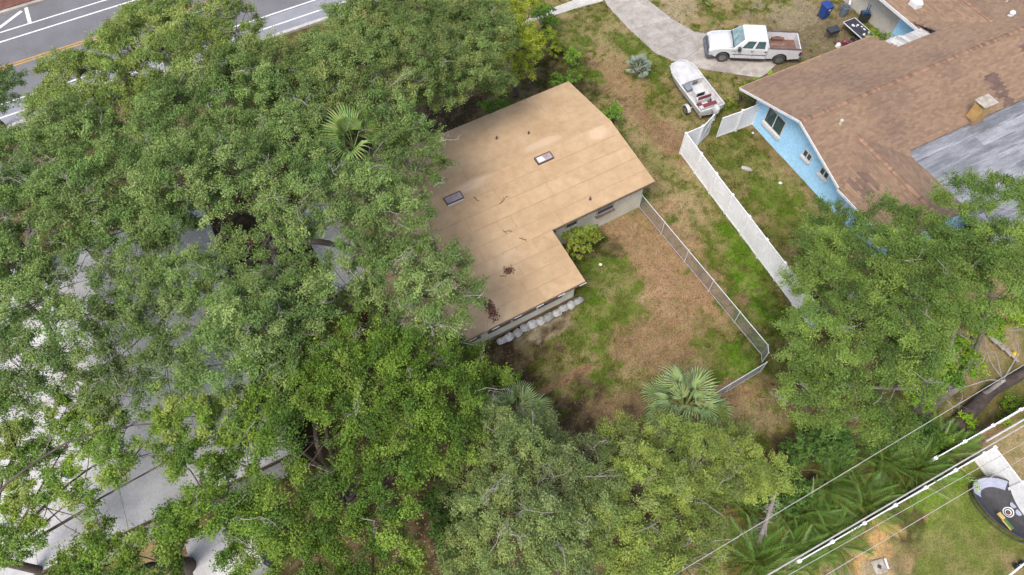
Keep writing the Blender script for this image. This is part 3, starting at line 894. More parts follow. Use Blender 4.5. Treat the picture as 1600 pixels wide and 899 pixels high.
mb = MB(); mb.box(14.04, 14.1, -1.7, 9, 2.52, 2.72); part('fascia', mb, 'white_trim', blue_house)
mb = MB(); mb.add([(14.1, -1.7, 2.58), (15.0, -1.7, 2.58), (15.0, 9, 2.58), (14.1, 9, 2.58)], [(0, 1, 2, 3)]); part('soffit', mb, 'white_trim', blue_house)
# white ribbed awning in the corner between the two roofs
M['awning_metal'] = pmat('awning_metal', (.42, .41, .39), (.30, .29, .27), 2, .5, .1, rnd=.25)
aw = link('awning', None, blue_house, (10.82, -2.05, 3.13))
for k in range(10):
    mb = MB(); x = k * .31
    mb.add([(x, 0, 0), (x + .30, 0, 0), (x + .30, .95, -.16), (x, .95, -.16), (x, 0, -.02), (x + .30, 0, -.02), (x + .30, .95, -.18), (x, .95, -.18)], [(0, 1, 2, 3), (7, 6, 5, 4), (0, 4, 5, 1), (1, 5, 6, 2), (2, 6, 7, 3), (3, 7, 4, 0)])
    mb.box(x + .27, x + .30, .0, .0301, -.02, .03)
    mb.bar((x + .285, 0, .02), (x + .285, .95, -.14), .03, .04)
    part('awning_panel', mb, 'awning_metal', aw)
# windows in the gable wall (the wall faces -s)
def gwin(tc, w, z0, z1, sill=.22):
    e = link('window', None, blue_house, (WX, tc, z0), (0, 0, R(90)))
    h = z1 - z0; w /= 2
    mb = MB()
    for b in ((-w - .07, w + .07, -.07, 0), (-w - .07, w + .07, h, h + .07), (-w - .07, -w, 0, h), (w, w + .07, 0, h), (-.035, .035, 0, h)):
        mb.box(b[0], b[1], -.002, .05, b[2], b[3])
    part('frame', mb, 'white_trim', e)
    for x0, x1 in ((-w, -.035), (.035, w)):
        mb = MB(); mb.box(x0, x1, -.002, .025, 0, h); part('pane', mb, 'pane_green', e)
    mb = MB(); mb.box(-w - .1, w + .1, -.002, .14, -.07 - sill, -.072); part('sill', mb, 'white_trim', e)
gwin(-2.75, 1.55, 1.15, 2.35)
gwin(-5.95, .62, 1.55, 2.0, .14)
gwin(-7.55, .62, 1.55, 2.0, .14)
mb = MB(); mb.tube([(1.02, -.93, .0), (1.02, -.93, 2.5)], .05, 8); part('downpipe', mb, 'white_trim', blue_house)
# chimney
ch = link('chimney', None, blue_house, (10.75, -8.9, 0))
M['chimney_ochre'] = pmat('chimney_ochre', srgb(206, 166, 98), srgb(176, 138, 78), 1.8, .9, .25, 40)
M['slab'] = pmat('slab', srgb(196, 186, 168), srgb(150, 142, 128), 3, .9, .3, 30)
mb = MB(); mb.box(-.45, .45, -.32, .32, 2.6, 4.32); part('stack', mb, 'chimney_ochre', ch, bevel=.015, segs=1)
mb = MB()
for x in (-.38, .30):
    for y in (-.26, .18):
        mb.box(x, x + .08, y, y + .08, 4.32, 4.48)
part('cap_leg', mb, 'slab', ch)
mb = MB(); mb.box(-.33, .33, -.22, .22, 4.32, 4.35); part('flue_opening', mb, 'black', ch)
mb = MB(); mb.box(-.54, .54, -.42, .42, 4.48, 4.56); part('cap', mb, 'slab', ch, bevel=.012, segs=1)
mb = MB(); mb.box(-.5, .5, -.38, -.32, 2.8, 3.02); mb.box(-.5, -.45, -.32, .32, 2.8, 3.3); part('flashing', mb, 'brown_trim', ch)
# roof vents
for a, r_ in (((33.12, 39.77, 3.70), .16), ((19.36, 29.87, 3.60), .09), ((33.89, 41.87, 3.30), .08)):
    s, t = lb(a); z = max(zmain(t) if t < 0 else 0, zwing(s) if t > -5 else 0)
    mb = MB(); mb.lathe([(r_ * 1.3, -.05), (r_, .05), (r_, .22), (r_ * 1.25, .24), (r_ * .9, .32), (.01, .34)], 12); part('roof_vent', mb, 'white_trim' if r_ > .1 else 'stucco_beige', blue_house, loc=(s, t, z))
s, t = lb((27.83, 41.87, 3.50)); mb = MB(); mb.prism([(-.32, -.28), (.1, -.42), (.34, -.1), (.34, .42), (-.32, .42)], -.1, .3); part('roof_hatch', mb, 'white_trim', blue_house, loc=(s, t, zwing(s)), bevel=.03)
# grey flat roof behind: mopped sheets, mildewed along their laps
def grey_roof_mat():
    m, nt, b = new_mat('grey_sheet')
    tc = nt.nodes.new('ShaderNodeTexCoord')
    mp = nt.nodes.new('ShaderNodeMapping'); mp.inputs['Scale'].default_value = (.35, 2.2, 1)
    nt.links.new(tc.outputs['Object'], mp.inputs['Vector'])
    n1 = noise_tex(nt, .9, 9, .78, vec=mp.outputs[0])
    n2 = noise_tex(nt, 14, 4, .7, vec=mp.outputs[0])
    col = ramp(nt, n1, [(.30, srgb(94, 96, 102)), (.48, srgb(142, 144, 149)), (.64, srgb(184, 186, 190))])
    col = mixc(nt, .8, col, ramp(nt, n2, [(.3, (.72, .73, .75)), (.6, (1.05, 1.05, 1.05))]), 'MULTIPLY')
    oi = nt.nodes.new('ShaderNodeObjectInfo')
    col = mixc(nt, 1.0, col, ramp(nt, oi.outputs['Random'], [(0, (.68, .69, .71)), (1, (1.08, 1.08, 1.08))]), 'MULTIPLY')
    nt.links.new(col, b.inputs['Base Color']); b.inputs['Roughness'].default_value = .8
    return m
M['grey_sheet'] = grey_roof_mat()
M['grey_lap'] = pmat('grey_lap', srgb(84, 86, 92), srgb(170, 172, 178), .6, .8, .1)
zf = lambda t: 2.98 + (t + 9.05) * .05
mb = MB(); quad_slab(mb, [(5.35, -9.02, zf(-9.02)), (30, -9.02, zf(-9.02)), (30, -16.5, zf(-16.5)), (5.35, -16.5, zf(-16.5))], .12, -.02)
flat = part('flat_roof', mb, 'grey_sheet', blue_house)
t = -9.02
k = 0
rr = random.Random(3)
while t > -16.4:
    t1 = t - .88; cuts = [5.35]
    while 30 - cuts[-1] > 8: cuts.append(cuts[-1] + rr.uniform(3.5, 8))
    cuts.append(30)
    for a, b in zip(cuts, cuts[1:]):
        j = rr.uniform(0, .006); mb = MB()
        quad_slab(mb, [(a + .006, t, zf(t) - .004 + j), (b - .006, t, zf(t) - .004 + j), (b - .006, t1 - .03, zf(t1) + .012 + j), (a + .006, t1 - .03, zf(t1) + .012 + j)], .012, 0)
        part('grey_roofing_sheet', mb, 'grey_sheet', flat)
        sm = MB(); e0, e1 = t1 - .032, t1 + .05; zz = zf(t1) + .0165 + j
        sm.add([(a + .01, e0, zz), (b - .01, e0, zz), (b - .01, e1, zz), (a + .01, e1, zz)], [(0, 1, 2, 3)])
        part('lap_seam', sm, 'grey_lap', flat)
    t = t1
wall('wall', 5.6, 29.8, -16.3, -16.1, -.1, 2.5, 'stucco_beige', blue_house)

# ================================================================== white-roofed building under the oaks
WHT = Frame(-16.14, 21.93, 27.5)
white_bldg = thing('white_roofed_building', 'low building with a big flat white roof under the left trees', 'building', (WHT.o[0], WHT.o[1], 0), WHT.a)
M['white_membrane'] = pmat('white_membrane', (.41, .404, .40), (.30, .292, .288), .7, .6, .15, 12, fine=11, rnd=.06, detail=8)
wall('wall', -26, -.3, -12.8, 3.2, -.1, 2.8, 'stucco_beige', white_bldg)
mb = MB(); mb.box(-26.2, .02, -13.05, 3.5, 2.8, 2.97); wr = part('roof', mb, 'white_membrane', white_bldg)
rr = random.Random(9)
for i in range(7):
    for j in range(5):
        x0 = .03 - (i + 1) * 3.74; y0 = -13.07 + j * 3.315
        mb = MB(); e = rr.uniform(0, .006); mb.box(x0 + .01, x0 + 3.73, y0 + .01, y0 + 3.305, 2.972, 2.984 + e); part('membrane_sheet', mb, 'white_membrane', wr)
mb = MB(); mb.box(-26.2, .05, -13.13, -13.075, 2.74, 2.995); part('fascia', mb, 'dark_metal', white_bldg)
mb = MB(); mb.box(.035, .08, -13.13, 3.5, 2.74, 2.995); part('fascia', mb, 'white_trim', white_bldg)
M['teal'] = pmat('teal', srgb(34, 104, 128), srgb(26, 84, 110), 3, .5, .1)
for a, kind in (((-19.30, 12.41, 3.10), 0), ((-20.07, 9.32, 3.10), 1)):
    s, t = WHT.l(a[0], a[1])
    if kind == 0:
        e = link('roof_hatch', None, white_bldg, (s, t, 2.985)); mb = MB(); mb.box(-.35, .35, -.2, .2, 0, .2); part('curb', mb, 'white_trim', e); mb = MB(); mb.box(-.36, .36, -.26, -.2, 0, .12); part('rim', mb, 'teal', e)
    else:
        mb = MB(); mb.lathe([(.2, 0), (.2, .25), (.13, .25), (.12, .06)], 14); part('roof_drain', mb, 'teal', white_bldg, loc=(s, t, 2.985))
# carport left of the tan house: pale roof, brown door wall
cp = thing('carport', 'small carport with a stained white roof and brown end wall', 'carport', TAN.w(-18.9, 2.4), TAN.a)
M['white_stained'] = pmat('white_stained', (.5, .49, .48), (.36, .35, .34), 1.2, .7, .15)
M['brown_door'] = pmat('brown_door', srgb(122, 92, 74), srgb(96, 72, 58), 2, .8, .2)
mb = MB(); mb.box(-.1, 2.05, 0, 6.4, 2.3, 2.42); part('roof', mb, 'white_stained', cp, bevel=.02)
mb = MB(); mb.box(.05, 1.95, .15, .27, -.1, 2.3); part('door', mb, 'brown_door', cp)
mb = MB(); mb.box(.05, .17, .27, 6.2, -.1, 2.3); part('wall', mb, 'stucco_beige', cp)
for k in range(3):
    mb = MB(); mb.box(-.1, 2.05, 1.5 + k * 1.6, 1.56 + k * 1.6, 2.421, 2.45); part('roof_batten', mb, 'white_trim', cp)
# little white flat-topped shed under the bottom left trees
p = (-12.65, 5.99, 2.20)
sh = thing('white_shed', 'small white flat-topped shed at the bottom left, black pipe on top', 'shed', (p[0], p[1], 0), R(28))
mb = MB(); mb.box(-1.3, 1.3, -1.0, 1.3, -.1, 2.08); part('wall', mb, 'white_membrane', sh)
mb = MB(); mb.box(-1.4, 1.4, -1.1, 1.4, 2.08, 2.2); part('roof', mb, 'white_membrane', sh, bevel=.02)
mb = MB(); mb.tube([(-.2, .1, 2.2), (-.2, .1, 2.42), (.1, -.1, 2.46), (.35, -.3, 2.42)], .035, 8); part('bent_pipe', mb, 'black', sh)

# leaves and twigs blown onto the white roof
r_ = np.random.default_rng(44); n = 2600
S_, T_ = r_.uniform(-25, -.2, n), r_.uniform(-12.8, 3.2, n)
k_ = r_.random(n) < np.clip((fbm(S_, T_, .5, 93, 3) - .42) * 6, .03, 1); S_, T_ = S_[k_], T_[k_]; n = len(S_)
ct = np.array([WHT.w(a, b, 3.0) for a, b in zip(S_, T_)]); az = r_.uniform(0, 6.28, n)
d1 = np.stack([np.cos(az), np.sin(az), az * 0], -1) * r_.uniform(.03, .09, n)[:, None]; d2 = np.stack([-np.sin(az), np.cos(az), az * 0 + .2], -1) * .022
V = np.stack([ct - d1, ct + d2, ct + d1, ct - d2], 1).reshape(-1, 3)
pal = np.array([srgb(112, 92, 72), srgb(88, 70, 56), srgb(134, 118, 90), srgb(104, 100, 70)])[r_.integers(0, 4, n)]
o = link('roof_litter', np_mesh('roof_litter', V, np.arange(4 * n).reshape(-1, 4), 'dead_leaf', np.repeat(pal, 4, 0)), white_bldg)
o['kind'] = 'stuff'

# ================================================================== FENCES
M['vinyl'] = pmat('vinyl', (.66, .67, .69), (.56, .565, .57), .8, .35, .04, 20)
M['galv'] = pmat('galv', (.55, .56, .57), (.44, .45, .45), 4, .45, .1, 40, metal=.25)
M['galv_wire'] = pmat('galv_wire', (.24, .245, .25), (.2, .205, .205), 4, .6, 0)
M['rust'] = pmat('rust', srgb(120, 84, 66), srgb(150, 130, 116), 4, .9, .2)

post_me = MB().box(-.064, .064, -.064, .064, -.1, 1.86).mesh('post', 'vinyl')
cap_mb = MB(); cap_mb.box(-.078, .078, -.078, .078, 1.861, 1.89)
cap_mb.add([(-.07, -.07, 1.89), (.07, -.07, 1.89), (.07, .07, 1.89), (-.07, .07, 1.89), (0, 0, 1.95)], [(0, 1, 4), (1, 2, 4), (2, 3, 4), (3, 0, 4)])
cap_me = cap_mb.mesh('post_cap', 'vinyl')
def vinyl_run(root, pts, end_post=True, start_post=True, h=1.80):
    """posts at pts, a panel with two rails between neighbours; coordinates relative to root"""
    o = Vector(root.location)
    for i, p in enumerate(pts):
        q = Vector((p[0], p[1], 0)) - o
        a = pts[min(i + 1, len(pts) - 1)]; b = pts[max(i - 1, 0)]
        ang = math.atan2(a[1] - b[1], a[0] - b[0])
        if (i > 0 or start_post) and (i < len(pts) - 1 or end_post):
            po = link('post', post_me, root, q, (0, 0, ang)); link('post_cap', cap_me, po)
    for p, q in zip(pts, pts[1:]):
        a, b = Vector((p[0], p[1], 0)) - o, Vector((q[0], q[1], 0)) - o
        d = (b - a).normalized()
        a2, b2 = a + d * .066, b - d * .066
        mb = MB(); mb.bar(a2 + Vector((0, 0, .93)), b2 + Vector((0, 0, .93)), .022, 1.62); part('panel', mb, 'vinyl', root)
        mb = MB(); mb.bar(a2 + Vector((0, 0, h)), b2 + Vector((0, 0, h)), .05, .12); part('top_rail', mb, 'vinyl', root)
        mb = MB(); mb.bar(a2 + Vector((0, 0, .06)), b2 + Vector((0, 0, .06)), .05, .13); part('bottom_rail', mb, 'vinyl', root)
run = [(10.92, 31.19), (11.62, 29.54), (12.32, 27.93), (13.04, 26.31), (13.76, 24.72), (14.47, 23.10), (15.19, 21.52), (15.92, 19.92), (16.63, 18.30)]
f = thing('white_fence', 'long white vinyl privacy fence between the two side yards', 'fence', (10.92, 31.19, 0))
vinyl_run(f, run)
vinyl_run(f, [(10.92, 31.19), (12.05, 31.80, 0.00)[:2]], start_post=False)
# the two gate leaves standing open behind the boat
def gate_leaf(a, b, label, flip):
    g = thing('fence_gate', label, 'gate', (a[0], a[1], 0), math.atan2(b[1] - a[1], b[0] - a[0]), 'white yard gates')
    L = math.hypot(b[0] - a[0], b[1] - a[1])
    mb = MB(); mb.box(.05, L, -.012, .012, .12, 1.74); part('panel', mb, 'vinyl', g)
    for z in (.10, 1.76):
        mb = MB(); mb.box(.04, L, -.026, .026, z - .055, z + .055); part('rail', mb, 'vinyl', g)
    for x in (.045, L - .045):
        mb = MB(); mb.box(x - .04, x + .04, -.03, .03, .04, 1.82); part('stile', mb, 'vinyl', g)
    p, q = ((.1, -.02, 1.68), (L - .1, -.02, .2)) if flip else ((.1, -.02, .2), (L - .1, -.02, 1.68))
    mb = MB(); mb.bar(p, q, .02, .06); part('brace', mb, 'vinyl', g)
    mb = MB(); mb.box(L - .1, L - .03, -.06, -.03, .9, 1.02); part('latch', mb, 'black', g)
gate_leaf((12.08, 31.80, 0.00), (12.96, 32.87, 0.00), 'white gate leaf left of the gap behind the boat motor', False)
f2 = thing('side_fence', 'short white vinyl fence panel meeting the blue house corner', 'fence', (14.80, 33.15, 0.00))
vinyl_run(f2, [(14.80, 33.15, 0.00)[:2], (16.03, 33.75, 0.00)[:2]])
gate_leaf((14.75, 33.12, 0.00), (13.42, 32.53, 0.00), 'white gate leaf with a diagonal brace beside the blue house', True)

# chain link round the tan house's back yard
def chain_run(root, a, b, posts, h=1.2, pitch=.048):
    o = Vector(root.location); a, b = Vector((a[0], a[1], 0)), Vector((b[0], b[1], 0)); L = (b - a).length; d = (b - a) / L
    for k in range(posts + 1):
        p = a + d * (L * k / posts) - o
        mb = MB(); mb.tube([p + Vector((0, 0, -.1)), p + Vector((0, 0, h + .04))], .026, 8)
        po = part('post', mb, 'galv', root)
        mb = MB(); mb.lathe([(.034, h + .04), (.03, h + .07), (.005, h + .09)], 8, p); part('post_cap', mb, 'galv', po)
    mb = MB(); mb.tube([a - o + Vector((0, 0, h)), b - o + Vector((0, 0, h))], .024, 8); part('top_rail', mb, 'galv', root)
    mb = MB(); mb.tube([a - o + Vector((0, 0, .06)), b - o + Vector((0, 0, .06))], .010, 6); part('bottom_wire', mb, 'galv', root)
    V, F = [], []
    side = Vector((-d.y, d.x, 0))
    n = int((L + h) / pitch)
    for sg in (1, -1):
        for k in range(n):
            x0 = -h + k * pitch
            xa, xb = max(x0, 0), min(x0 + h, L)
            if xb - xa < .02:
                continue
            za, zb = xa - x0, xb - x0
            if sg < 0:
                za, zb = h - za, h - zb
            pa_, pb_ = a - o + d * xa + Vector((0, 0, za * .97 + .03)) + side * .004 * sg, a - o + d * xb + Vector((0, 0, zb * .97 + .03)) + side * .004 * sg
            w = .0018
            base_ = len(V)
            ax = (pb_ - pa_).normalized(); u = ax.cross(side)
            for p in (pa_, pb_):
                for t3 in range(3):
                    an = 2.094 * t3
                    V.append(p + u * (w * math.cos(an)) + side * (w * math.sin(an)))
            F += [(base_ + i, base_ + (i + 1) % 3, base_ + (i + 1) % 3 + 3, base_ + i + 3) for i in range(3)]
    link('wire_mesh', np_mesh('wire_mesh', np.array(V), np.array(F), 'galv_wire'), root)
    mb = MB(); mb.bar(a - o + Vector((0, 0, .0)), b - o + Vector((0, 0, .0)), .03, .03); part('bottom_strip', mb, 'rust', root)
cf = thing('chain_link_fence', 'grey chain link fence closing the bare back yard', 'fence', (7.83, 26.8, 0))
chain_run(cf, (7.83, 26.80), (13.55, 16.75), 5)
chain_run(cf, (13.50, 16.30), (13.55, 16.75), 1)
cf2 = thing('chain_link_fence', 'short chain link fence beside the fan palm', 'fence', (13.3, 15.72, 0))
chain_run(cf2, (13.30, 15.75), (9.2, 13.35), 2)

# the alley at the bottom right: two white fences, a low pipe rail, overhead wires
def along(p, deg, dist):
    return (p[0] + math.cos(R(deg)) * dist, p[1] + math.sin(R(deg)) * dist)
a = (21.82, 11.27, 1.86)
ff = thing('alley_fence', 'white vinyl fence on the far side of the alley', 'fence', (a[0], a[1], 0))
vinyl_run(ff, [along(a, ALLEY, k * 1.83) for k in range(-1, 4)])
a = (23.17, 10.98, 1.86)
fg = thing('garden_fence', 'white vinyl fence round the corner lawn, half hidden by palms', 'fence', (a[0], a[1], 0))
vinyl_run(fg, [along(a, ALLEY + 180, .68 if k == 1 else (k - 1) * 1.83 + .68) if k else a[:2] for k in range(0, 8)])
vinyl_run(fg, [a[:2], along(a, -68, 1.83), along(a, -68, 3.66), along(a, -68, 5.5)], start_post=False)
a = (23.77, 11.73, 0.50)
pr = thing('pipe_rail', 'low grey pipe rail lying along the alley', 'rail', (a[0], a[1], 0), R(ALLEY))
mb = MB(); mb.tube([(0, 0, .5), (9, 0, .5)], .045, 10); part('rail', mb, 'galv', pr)
for k in range(4):
    mb = MB(); mb.tube([(.2 + k * 2.8, 0, -.1), (.2 + k * 2.8, 0, .46)], .03, 8); part('post', mb, 'galv', pr)
M['cable'] = pmat('cable', srgb(196, 192, 182), srgb(178, 172, 160), 3, .6, 0)
M['cable_dark'] = pmat('cable_dark', srgb(120, 124, 120), srgb(150, 150, 146), 3, .6, 0)
def wire(p, q, z, r, mat, label, sag=.25, twin=None):
    p, q = Vector(p), Vector(q); d = (q - p); d.z = 0; d.normalize()
    a, b = p - d * 20, p + d * 45
    pts = []
    for k in range(41):
        t = k / 40; x = a.lerp(b, t)
        pts.append((x.x, x.y, z + sag * ((2 * t - 1) ** 2 - .14)))
    mb = MB(); mb.tube(pts, r, 6)
    o = part('overhead_wire', mb, mat)
    if twin:
        mb = MB(); mb.tube([(x, y, zz + twin) for x, y, zz in pts], r * .7, 6); part('messenger_strand', mb, 'cable_dark', o)
    tag(o, label, 'wire', 'overhead wires along the alley')
wire((6.05, 4.42, 7.50), (21.71, 12.71, 7.50), 7.5, .014, 'cable', 'upper thin overhead wire crossing above the palms')
wire((9.93, 4.65, 6.80), (21.23, 10.27, 6.80), 6.8, .032, 'cable', 'thickest overhead cable running along the alley fence', twin=-.09)
wire((10.44, 4.51, 6.40), (21.26, 9.67, 6.40), 6.4, .012, 'cable', 'thin overhead wire just below the thick cable')
wire((11.85, 4.51, 6.40), (21.03, 9.04, 6.40), 6.4, .014, 'cable', 'lowest overhead wire crossing above the corner lawn')

# ================================================================== WHITE PICKUP
M['car_white'] = pmat('car_white', (.47, .47, .475), (.42, .42, .425), 1.0, .25, .02, 8)
M['tyre'] = pmat('tyre', (.025, .025, .026), (.04, .04, .04), 6, .9, .3)
M['rim'] = pmat('rim', srgb(178, 178, 176), srgb(140, 140, 138), 5, .35, .1, metal=.7)
M['bumper'] = pmat('bumper', srgb(110, 112, 118), srgb(90, 92, 98), 4, .5, .1)
M['bed_rust'] = pmat('bed_rust', srgb(132, 96, 78), srgb(110, 78, 64), 2.2, .9, .3)
M['windscreen'] = glass_mat('windscreen', (.10, .14, .14), .05)
M['lamp_glass'] = glass_mat('lamp_glass', (.25, .26, .27), .15)
M['lamp_red'] = pmat('lamp_red', srgb(120, 24, 20), None, 5, .3, 0)
p0, p1 = Vector((14.83, 39.79, 0.00)), Vector((19.15, 39.53, 0.00))       # near-side wheels touch the ground
d = (p1 - p0).normalized(); tr = math.atan2(d.y, d.x)   # local +x points to the tail
tk = thing('pickup_truck', 'white crew cab pickup with a rusty bed on the dirt drive', 'truck', (p0.x, p0.y, .03), tr)
# local axes: x from front axle to the tail, y away from the camera side; near side at y = 0
XW, XF, XT, BW = 3.95, -1.02, 5.25, 1.98
y0, y1 = -.12, BW - .12
def arch(xc, r, n=9):
    return [(xc + r * math.cos(math.pi - math.pi * k / (n - 1)), .40 + r * math.sin(math.pi * k / (n - 1))) for k in range(n)]
def side_prism(prof, ya, yb, inset=None):
    mb = MB(); n = len(prof)
    mb.add([(x, ya, z) for x, z in prof] + [(x, yb, z) for x, z in prof], [tuple(range(n)), tuple(reversed(range(n, 2 * n)))] + [(i, (i + 1) % n, (i + 1) % n + n, i + n) for i in range(n)])
    return mb
prof = [(XF, .52), (-.56, .50)] + arch(0, .52) + [(.54, .42), (2.98, .42)][0:2] + [(2.98, 1.18), (1.0, 1.20), (.62, 1.18), (-.2, 1.14), (-.75, 1.06), (XF + .04, .92)]
part('front_body', side_prism(prof, y0, y1), 'car_white', tk, bevel=.05, segs=3)
# hood: a crowned panel set slightly proud
rings = []
for x, z, w in ((-.98, .93, .78), (-.80, 1.06, .84), (-.30, 1.16, .88), (.2, 1.21, .90), (.58, 1.24, .91)):
    rings.append([(x, .87 + s * w, z + h - .02) for s, h in ((-1, -.05), (-.85, .02), (-.4, .05), (.4, .05), (.85, .02), (1, -.05))])
part('hood', MB().loft(rings), 'car_white', tk, smooth=True)
# bed: side walls, front wall, tailgate, rusty floor
prof = [(3.0, .45), (XW - .55, .46)] + arch(XW, .53) + [(XW + .57, .46), (XT, .55), (XT, 1.28), (3.0, 1.28)]
for ya, yb in ((y0, y0 + .14), (y1 - .14, y1)):
    part('bed_side', side_prism(prof, ya, yb), 'car_white', tk, bevel=.03, segs=2)
mb = MB(); mb.box(3.0, 3.08, y0 + .145, y1 - .145, .5, 1.26); part('bed_front', mb, 'car_white', tk)
mb = MB(); mb.box(XT - .08, XT - .002, y0 + .145, y1 - .145, .55, 1.27); tg = part('tailgate', mb, 'car_white', tk, bevel=.015)
mb = MB(); mb.box(XT, XT + .025, .75, 1.0, 1.0, 1.1); part('tailgate_handle', mb, 'black', tg)
mb = MB(); mb.box(3.08, XT - .08, y0 + .145, y1 - .145, .60, .68); part('bed_floor', mb, 'bed_rust', tk)
for ya in (y0 + .145, y1 - .145 - .22):
    mb = MB(); mb.box(XW - .45, XW + .45, ya, ya + .22, .68, .90); part('wheel_housing', mb, 'bed_rust', tk, bevel=.05)
for ya, yb in ((y0 - .004, y0 + .15), (y1 - .15, y1 + .004)):
    mb = MB(); mb.box(3.02, XT - .02, ya, yb, 1.282, 1.30); part('bed_rail', mb, 'dark_metal', tk)
# cab: loft from the belt line to a smaller roof
cy = (y0 + y1) / 2
def rect(x0, x1, w, z):
    return [(x0, cy - w, z), (x1, cy - w, z), (x1, cy + w, z), (x0, cy + w, z)]
part('cab', MB().loft([rect(.58, 2.97, .985, 1.17), rect(1.28, 2.84, .80, 1.84), rect(1.36, 2.78, .74, 1.90)]), 'car_white', tk, bevel=.035, segs=3)
def lerp3(a, b, t):
    return tuple(a[i] + (b[i] - a[i]) * t for i in range(3))
def glass(name, A, B, C_, D, u0, u1, v0, v1, off, mat):
    """pane on the quad A-B (bottom) C-D (top), inset, pushed out by off"""
    P_ = lambda u, v: Vector(lerp3(lerp3(A, B, u), lerp3(D, C_, u), v))
    q = [P_(u0, v0), P_(u1, v0), P_(u1, v1), P_(u0, v1)]
    nn = Vector(off)
    mb = MB(); mb.add([p + nn for p in q] + [p - nn for p in q], [(0, 1, 2, 3), (7, 6, 5, 4), (0, 4, 5, 1), (1, 5, 6, 2), (2, 6, 7, 3), (3, 7, 4, 0)])
    return part(name, mb, mat, tk)
lo, hi = rect(.58, 2.97, .985, 1.17), rect(1.28, 2.84, .80, 1.84)
glass('windscreen', lo[0], lo[3], hi[3], hi[0], .05, .95, .06, .94, (-.012, 0, .012), 'windscreen')
glass('rear_window', lo[1], lo[2], hi[2], hi[1], .14, .86, .22, .88, (.012, 0, .004), 'pane')
for lo_a, lo_b, hi_b, hi_a, sg in ((lo[0], lo[1], hi[1], hi[0], -1), (lo[3], lo[2], hi[2], hi[3], 1)):
    for u0, u1 in ((.20, .52), (.60, .90)):
        glass('side_window', lo_a, lo_b, hi_b, hi_a, u0, u1, .14, .86, (0, sg * .012, .004), 'pane_green')
    yy = y0 if sg < 0 else y1
    for x in (1.92, 2.86):
        mb = MB(); mb.box(x - .1, x + .02, yy - .03 if sg < 0 else yy - .005, yy + .005 if sg < 0 else yy + .03, 1.0, 1.06); part('door_handle', mb, 'black', tk)
    for x in (.80, 2.0, 2.93):
        mb = MB(); mb.box(x - .008, x + .008, yy - .003 if sg < 0 else yy - .01, yy + .01 if sg < 0 else yy + .003, .5, 1.14); part('door_seam', mb, 'black', tk)
    mb = MB(); mb.box(.86, 1.06, yy - .26 if sg < 0 else yy + .02, yy - .02 if sg < 0 else yy + .26, 1.16, 1.42); part('side_mirror', mb, 'black', tk, bevel=.03)
    mb = MB(); mb.box(.6, 2.95, yy + .005 if sg < 0 else yy - .13, yy + .13 if sg < 0 else yy - .005, .30, .415); part('sill', mb, 'black', tk)
    mb = MB(); mb.box(XF - .03, XF + .22, yy - .012 if sg < 0 else yy - .32, yy + .32 if sg < 0 else yy + .012, .78, .93); part('headlight', mb, 'lamp_glass', tk, bevel=.02)
    mb = MB(); mb.box(XT - .1, XT + .02, yy - .012 if sg < 0 else yy - .1, yy + .1 if sg < 0 else yy + .012, .85, 1.15); part('tail_light', mb, 'lamp_red', tk)
mb = MB(); mb.box(XF - .05, XF + .02, y0 + .35, y1 - .35, .66, .92); part('grille', mb, 'bumper', tk)
mb = MB(); mb.prism([(XF - .2, y0 + .2), (XF - .2, y1 - .2), (XF - .05, y1 + .03), (XF + .3, y1 + .03), (XF + .3, y0 - .03), (XF - .05, y0 - .03)], .42, .64); part('front_bumper', mb, 'bumper', tk, bevel=.03)
mb = MB(); mb.box(XT + .02, XT + .2, y0 + .05, y1 - .05, .45, .66); part('rear_bumper', mb, 'bumper', tk, bevel=.03)
mb = MB(); mb.box(-.6, 4.9, y0 + .25, y1 - .25, .25, .44); part('chassis', mb, 'black', tk)
for ys in (.87 - .80, .87 + .80):
    mb = MB(); mb.bar((-.78, ys, 1.055), (.55, ys * .985 + .013, 1.205), .014, .02); part('hood_seam', mb, 'dark_metal', tk)
for ys in (.5, 1.05):
    mb = MB(); mb.bar((.66, ys, 1.275), (.98, ys + .45, 1.58), .025, .02); part('wiper', mb, 'black', tk)
mb = MB(); mb.box(.56, .66, .02, 1.72, 1.235, 1.262); part('cowl_panel', mb, 'black', tk)
for yy, dd in ((y0, -1), (y1, 1)):
    mb = MB(); mb.box(.62, 2.92, min(yy, yy + dd * .012), max(yy, yy + dd * .012), .70, .76); part('side_moulding', mb, 'bumper', tk)
    mb = MB(); mb.box(.50, .78, min(yy, yy + dd * .01), max(yy, yy + dd * .01), .98, 1.03); part('badge', mb, 'rim', tk)
mb = MB(); mb.box(2.0, 2.4, .75, 1.0, 1.905, 1.93); part('roof_lamp', mb, 'car_white', tk, bevel=.01)
for ys, w_ in ((.35, .5), (1.0, .3)):
    mb = MB(); mb.prism([(3.3 + .9 * q + .12 * math.sin(5 * q + ys * 9), ys + w_ * r_) for q, r_ in ((0, 0), (1, .1), (1.6, .6), (1.1, 1), (.3, .8))], .681, .70); part('dirt_patch', mb, 'brown_trim', tk)
def wheel(parent, x, y, z, r, w, name='wheel'):
    e = link(name, None, parent, (x, y, z), (R(90), 0, 0))
    mb = MB(); mb.lathe([(r * .62, -w / 2), (r * .93, -w / 2), (r, -w * .36), (r, w * .36), (r * .93, w / 2), (r * .62, w / 2)], 26); part('tyre', mb, 'tyre', e, smooth=False)
    mb = MB(); mb.lathe([(r * .60, -w * .52), (r * .5, -w * .4), (r * .22, -w * .44), (r * .2, -w * .52), (r * .2, w * .52), (r * .22, w * .44), (r * .5, w * .4), (r * .60, w * .52)], 18); part('rim', mb, 'rim', e)
for x in (0, XW):
    for y in (y0 + .12, y1 - .12):
        wheel(tk, x, y, .40, .40, .26)

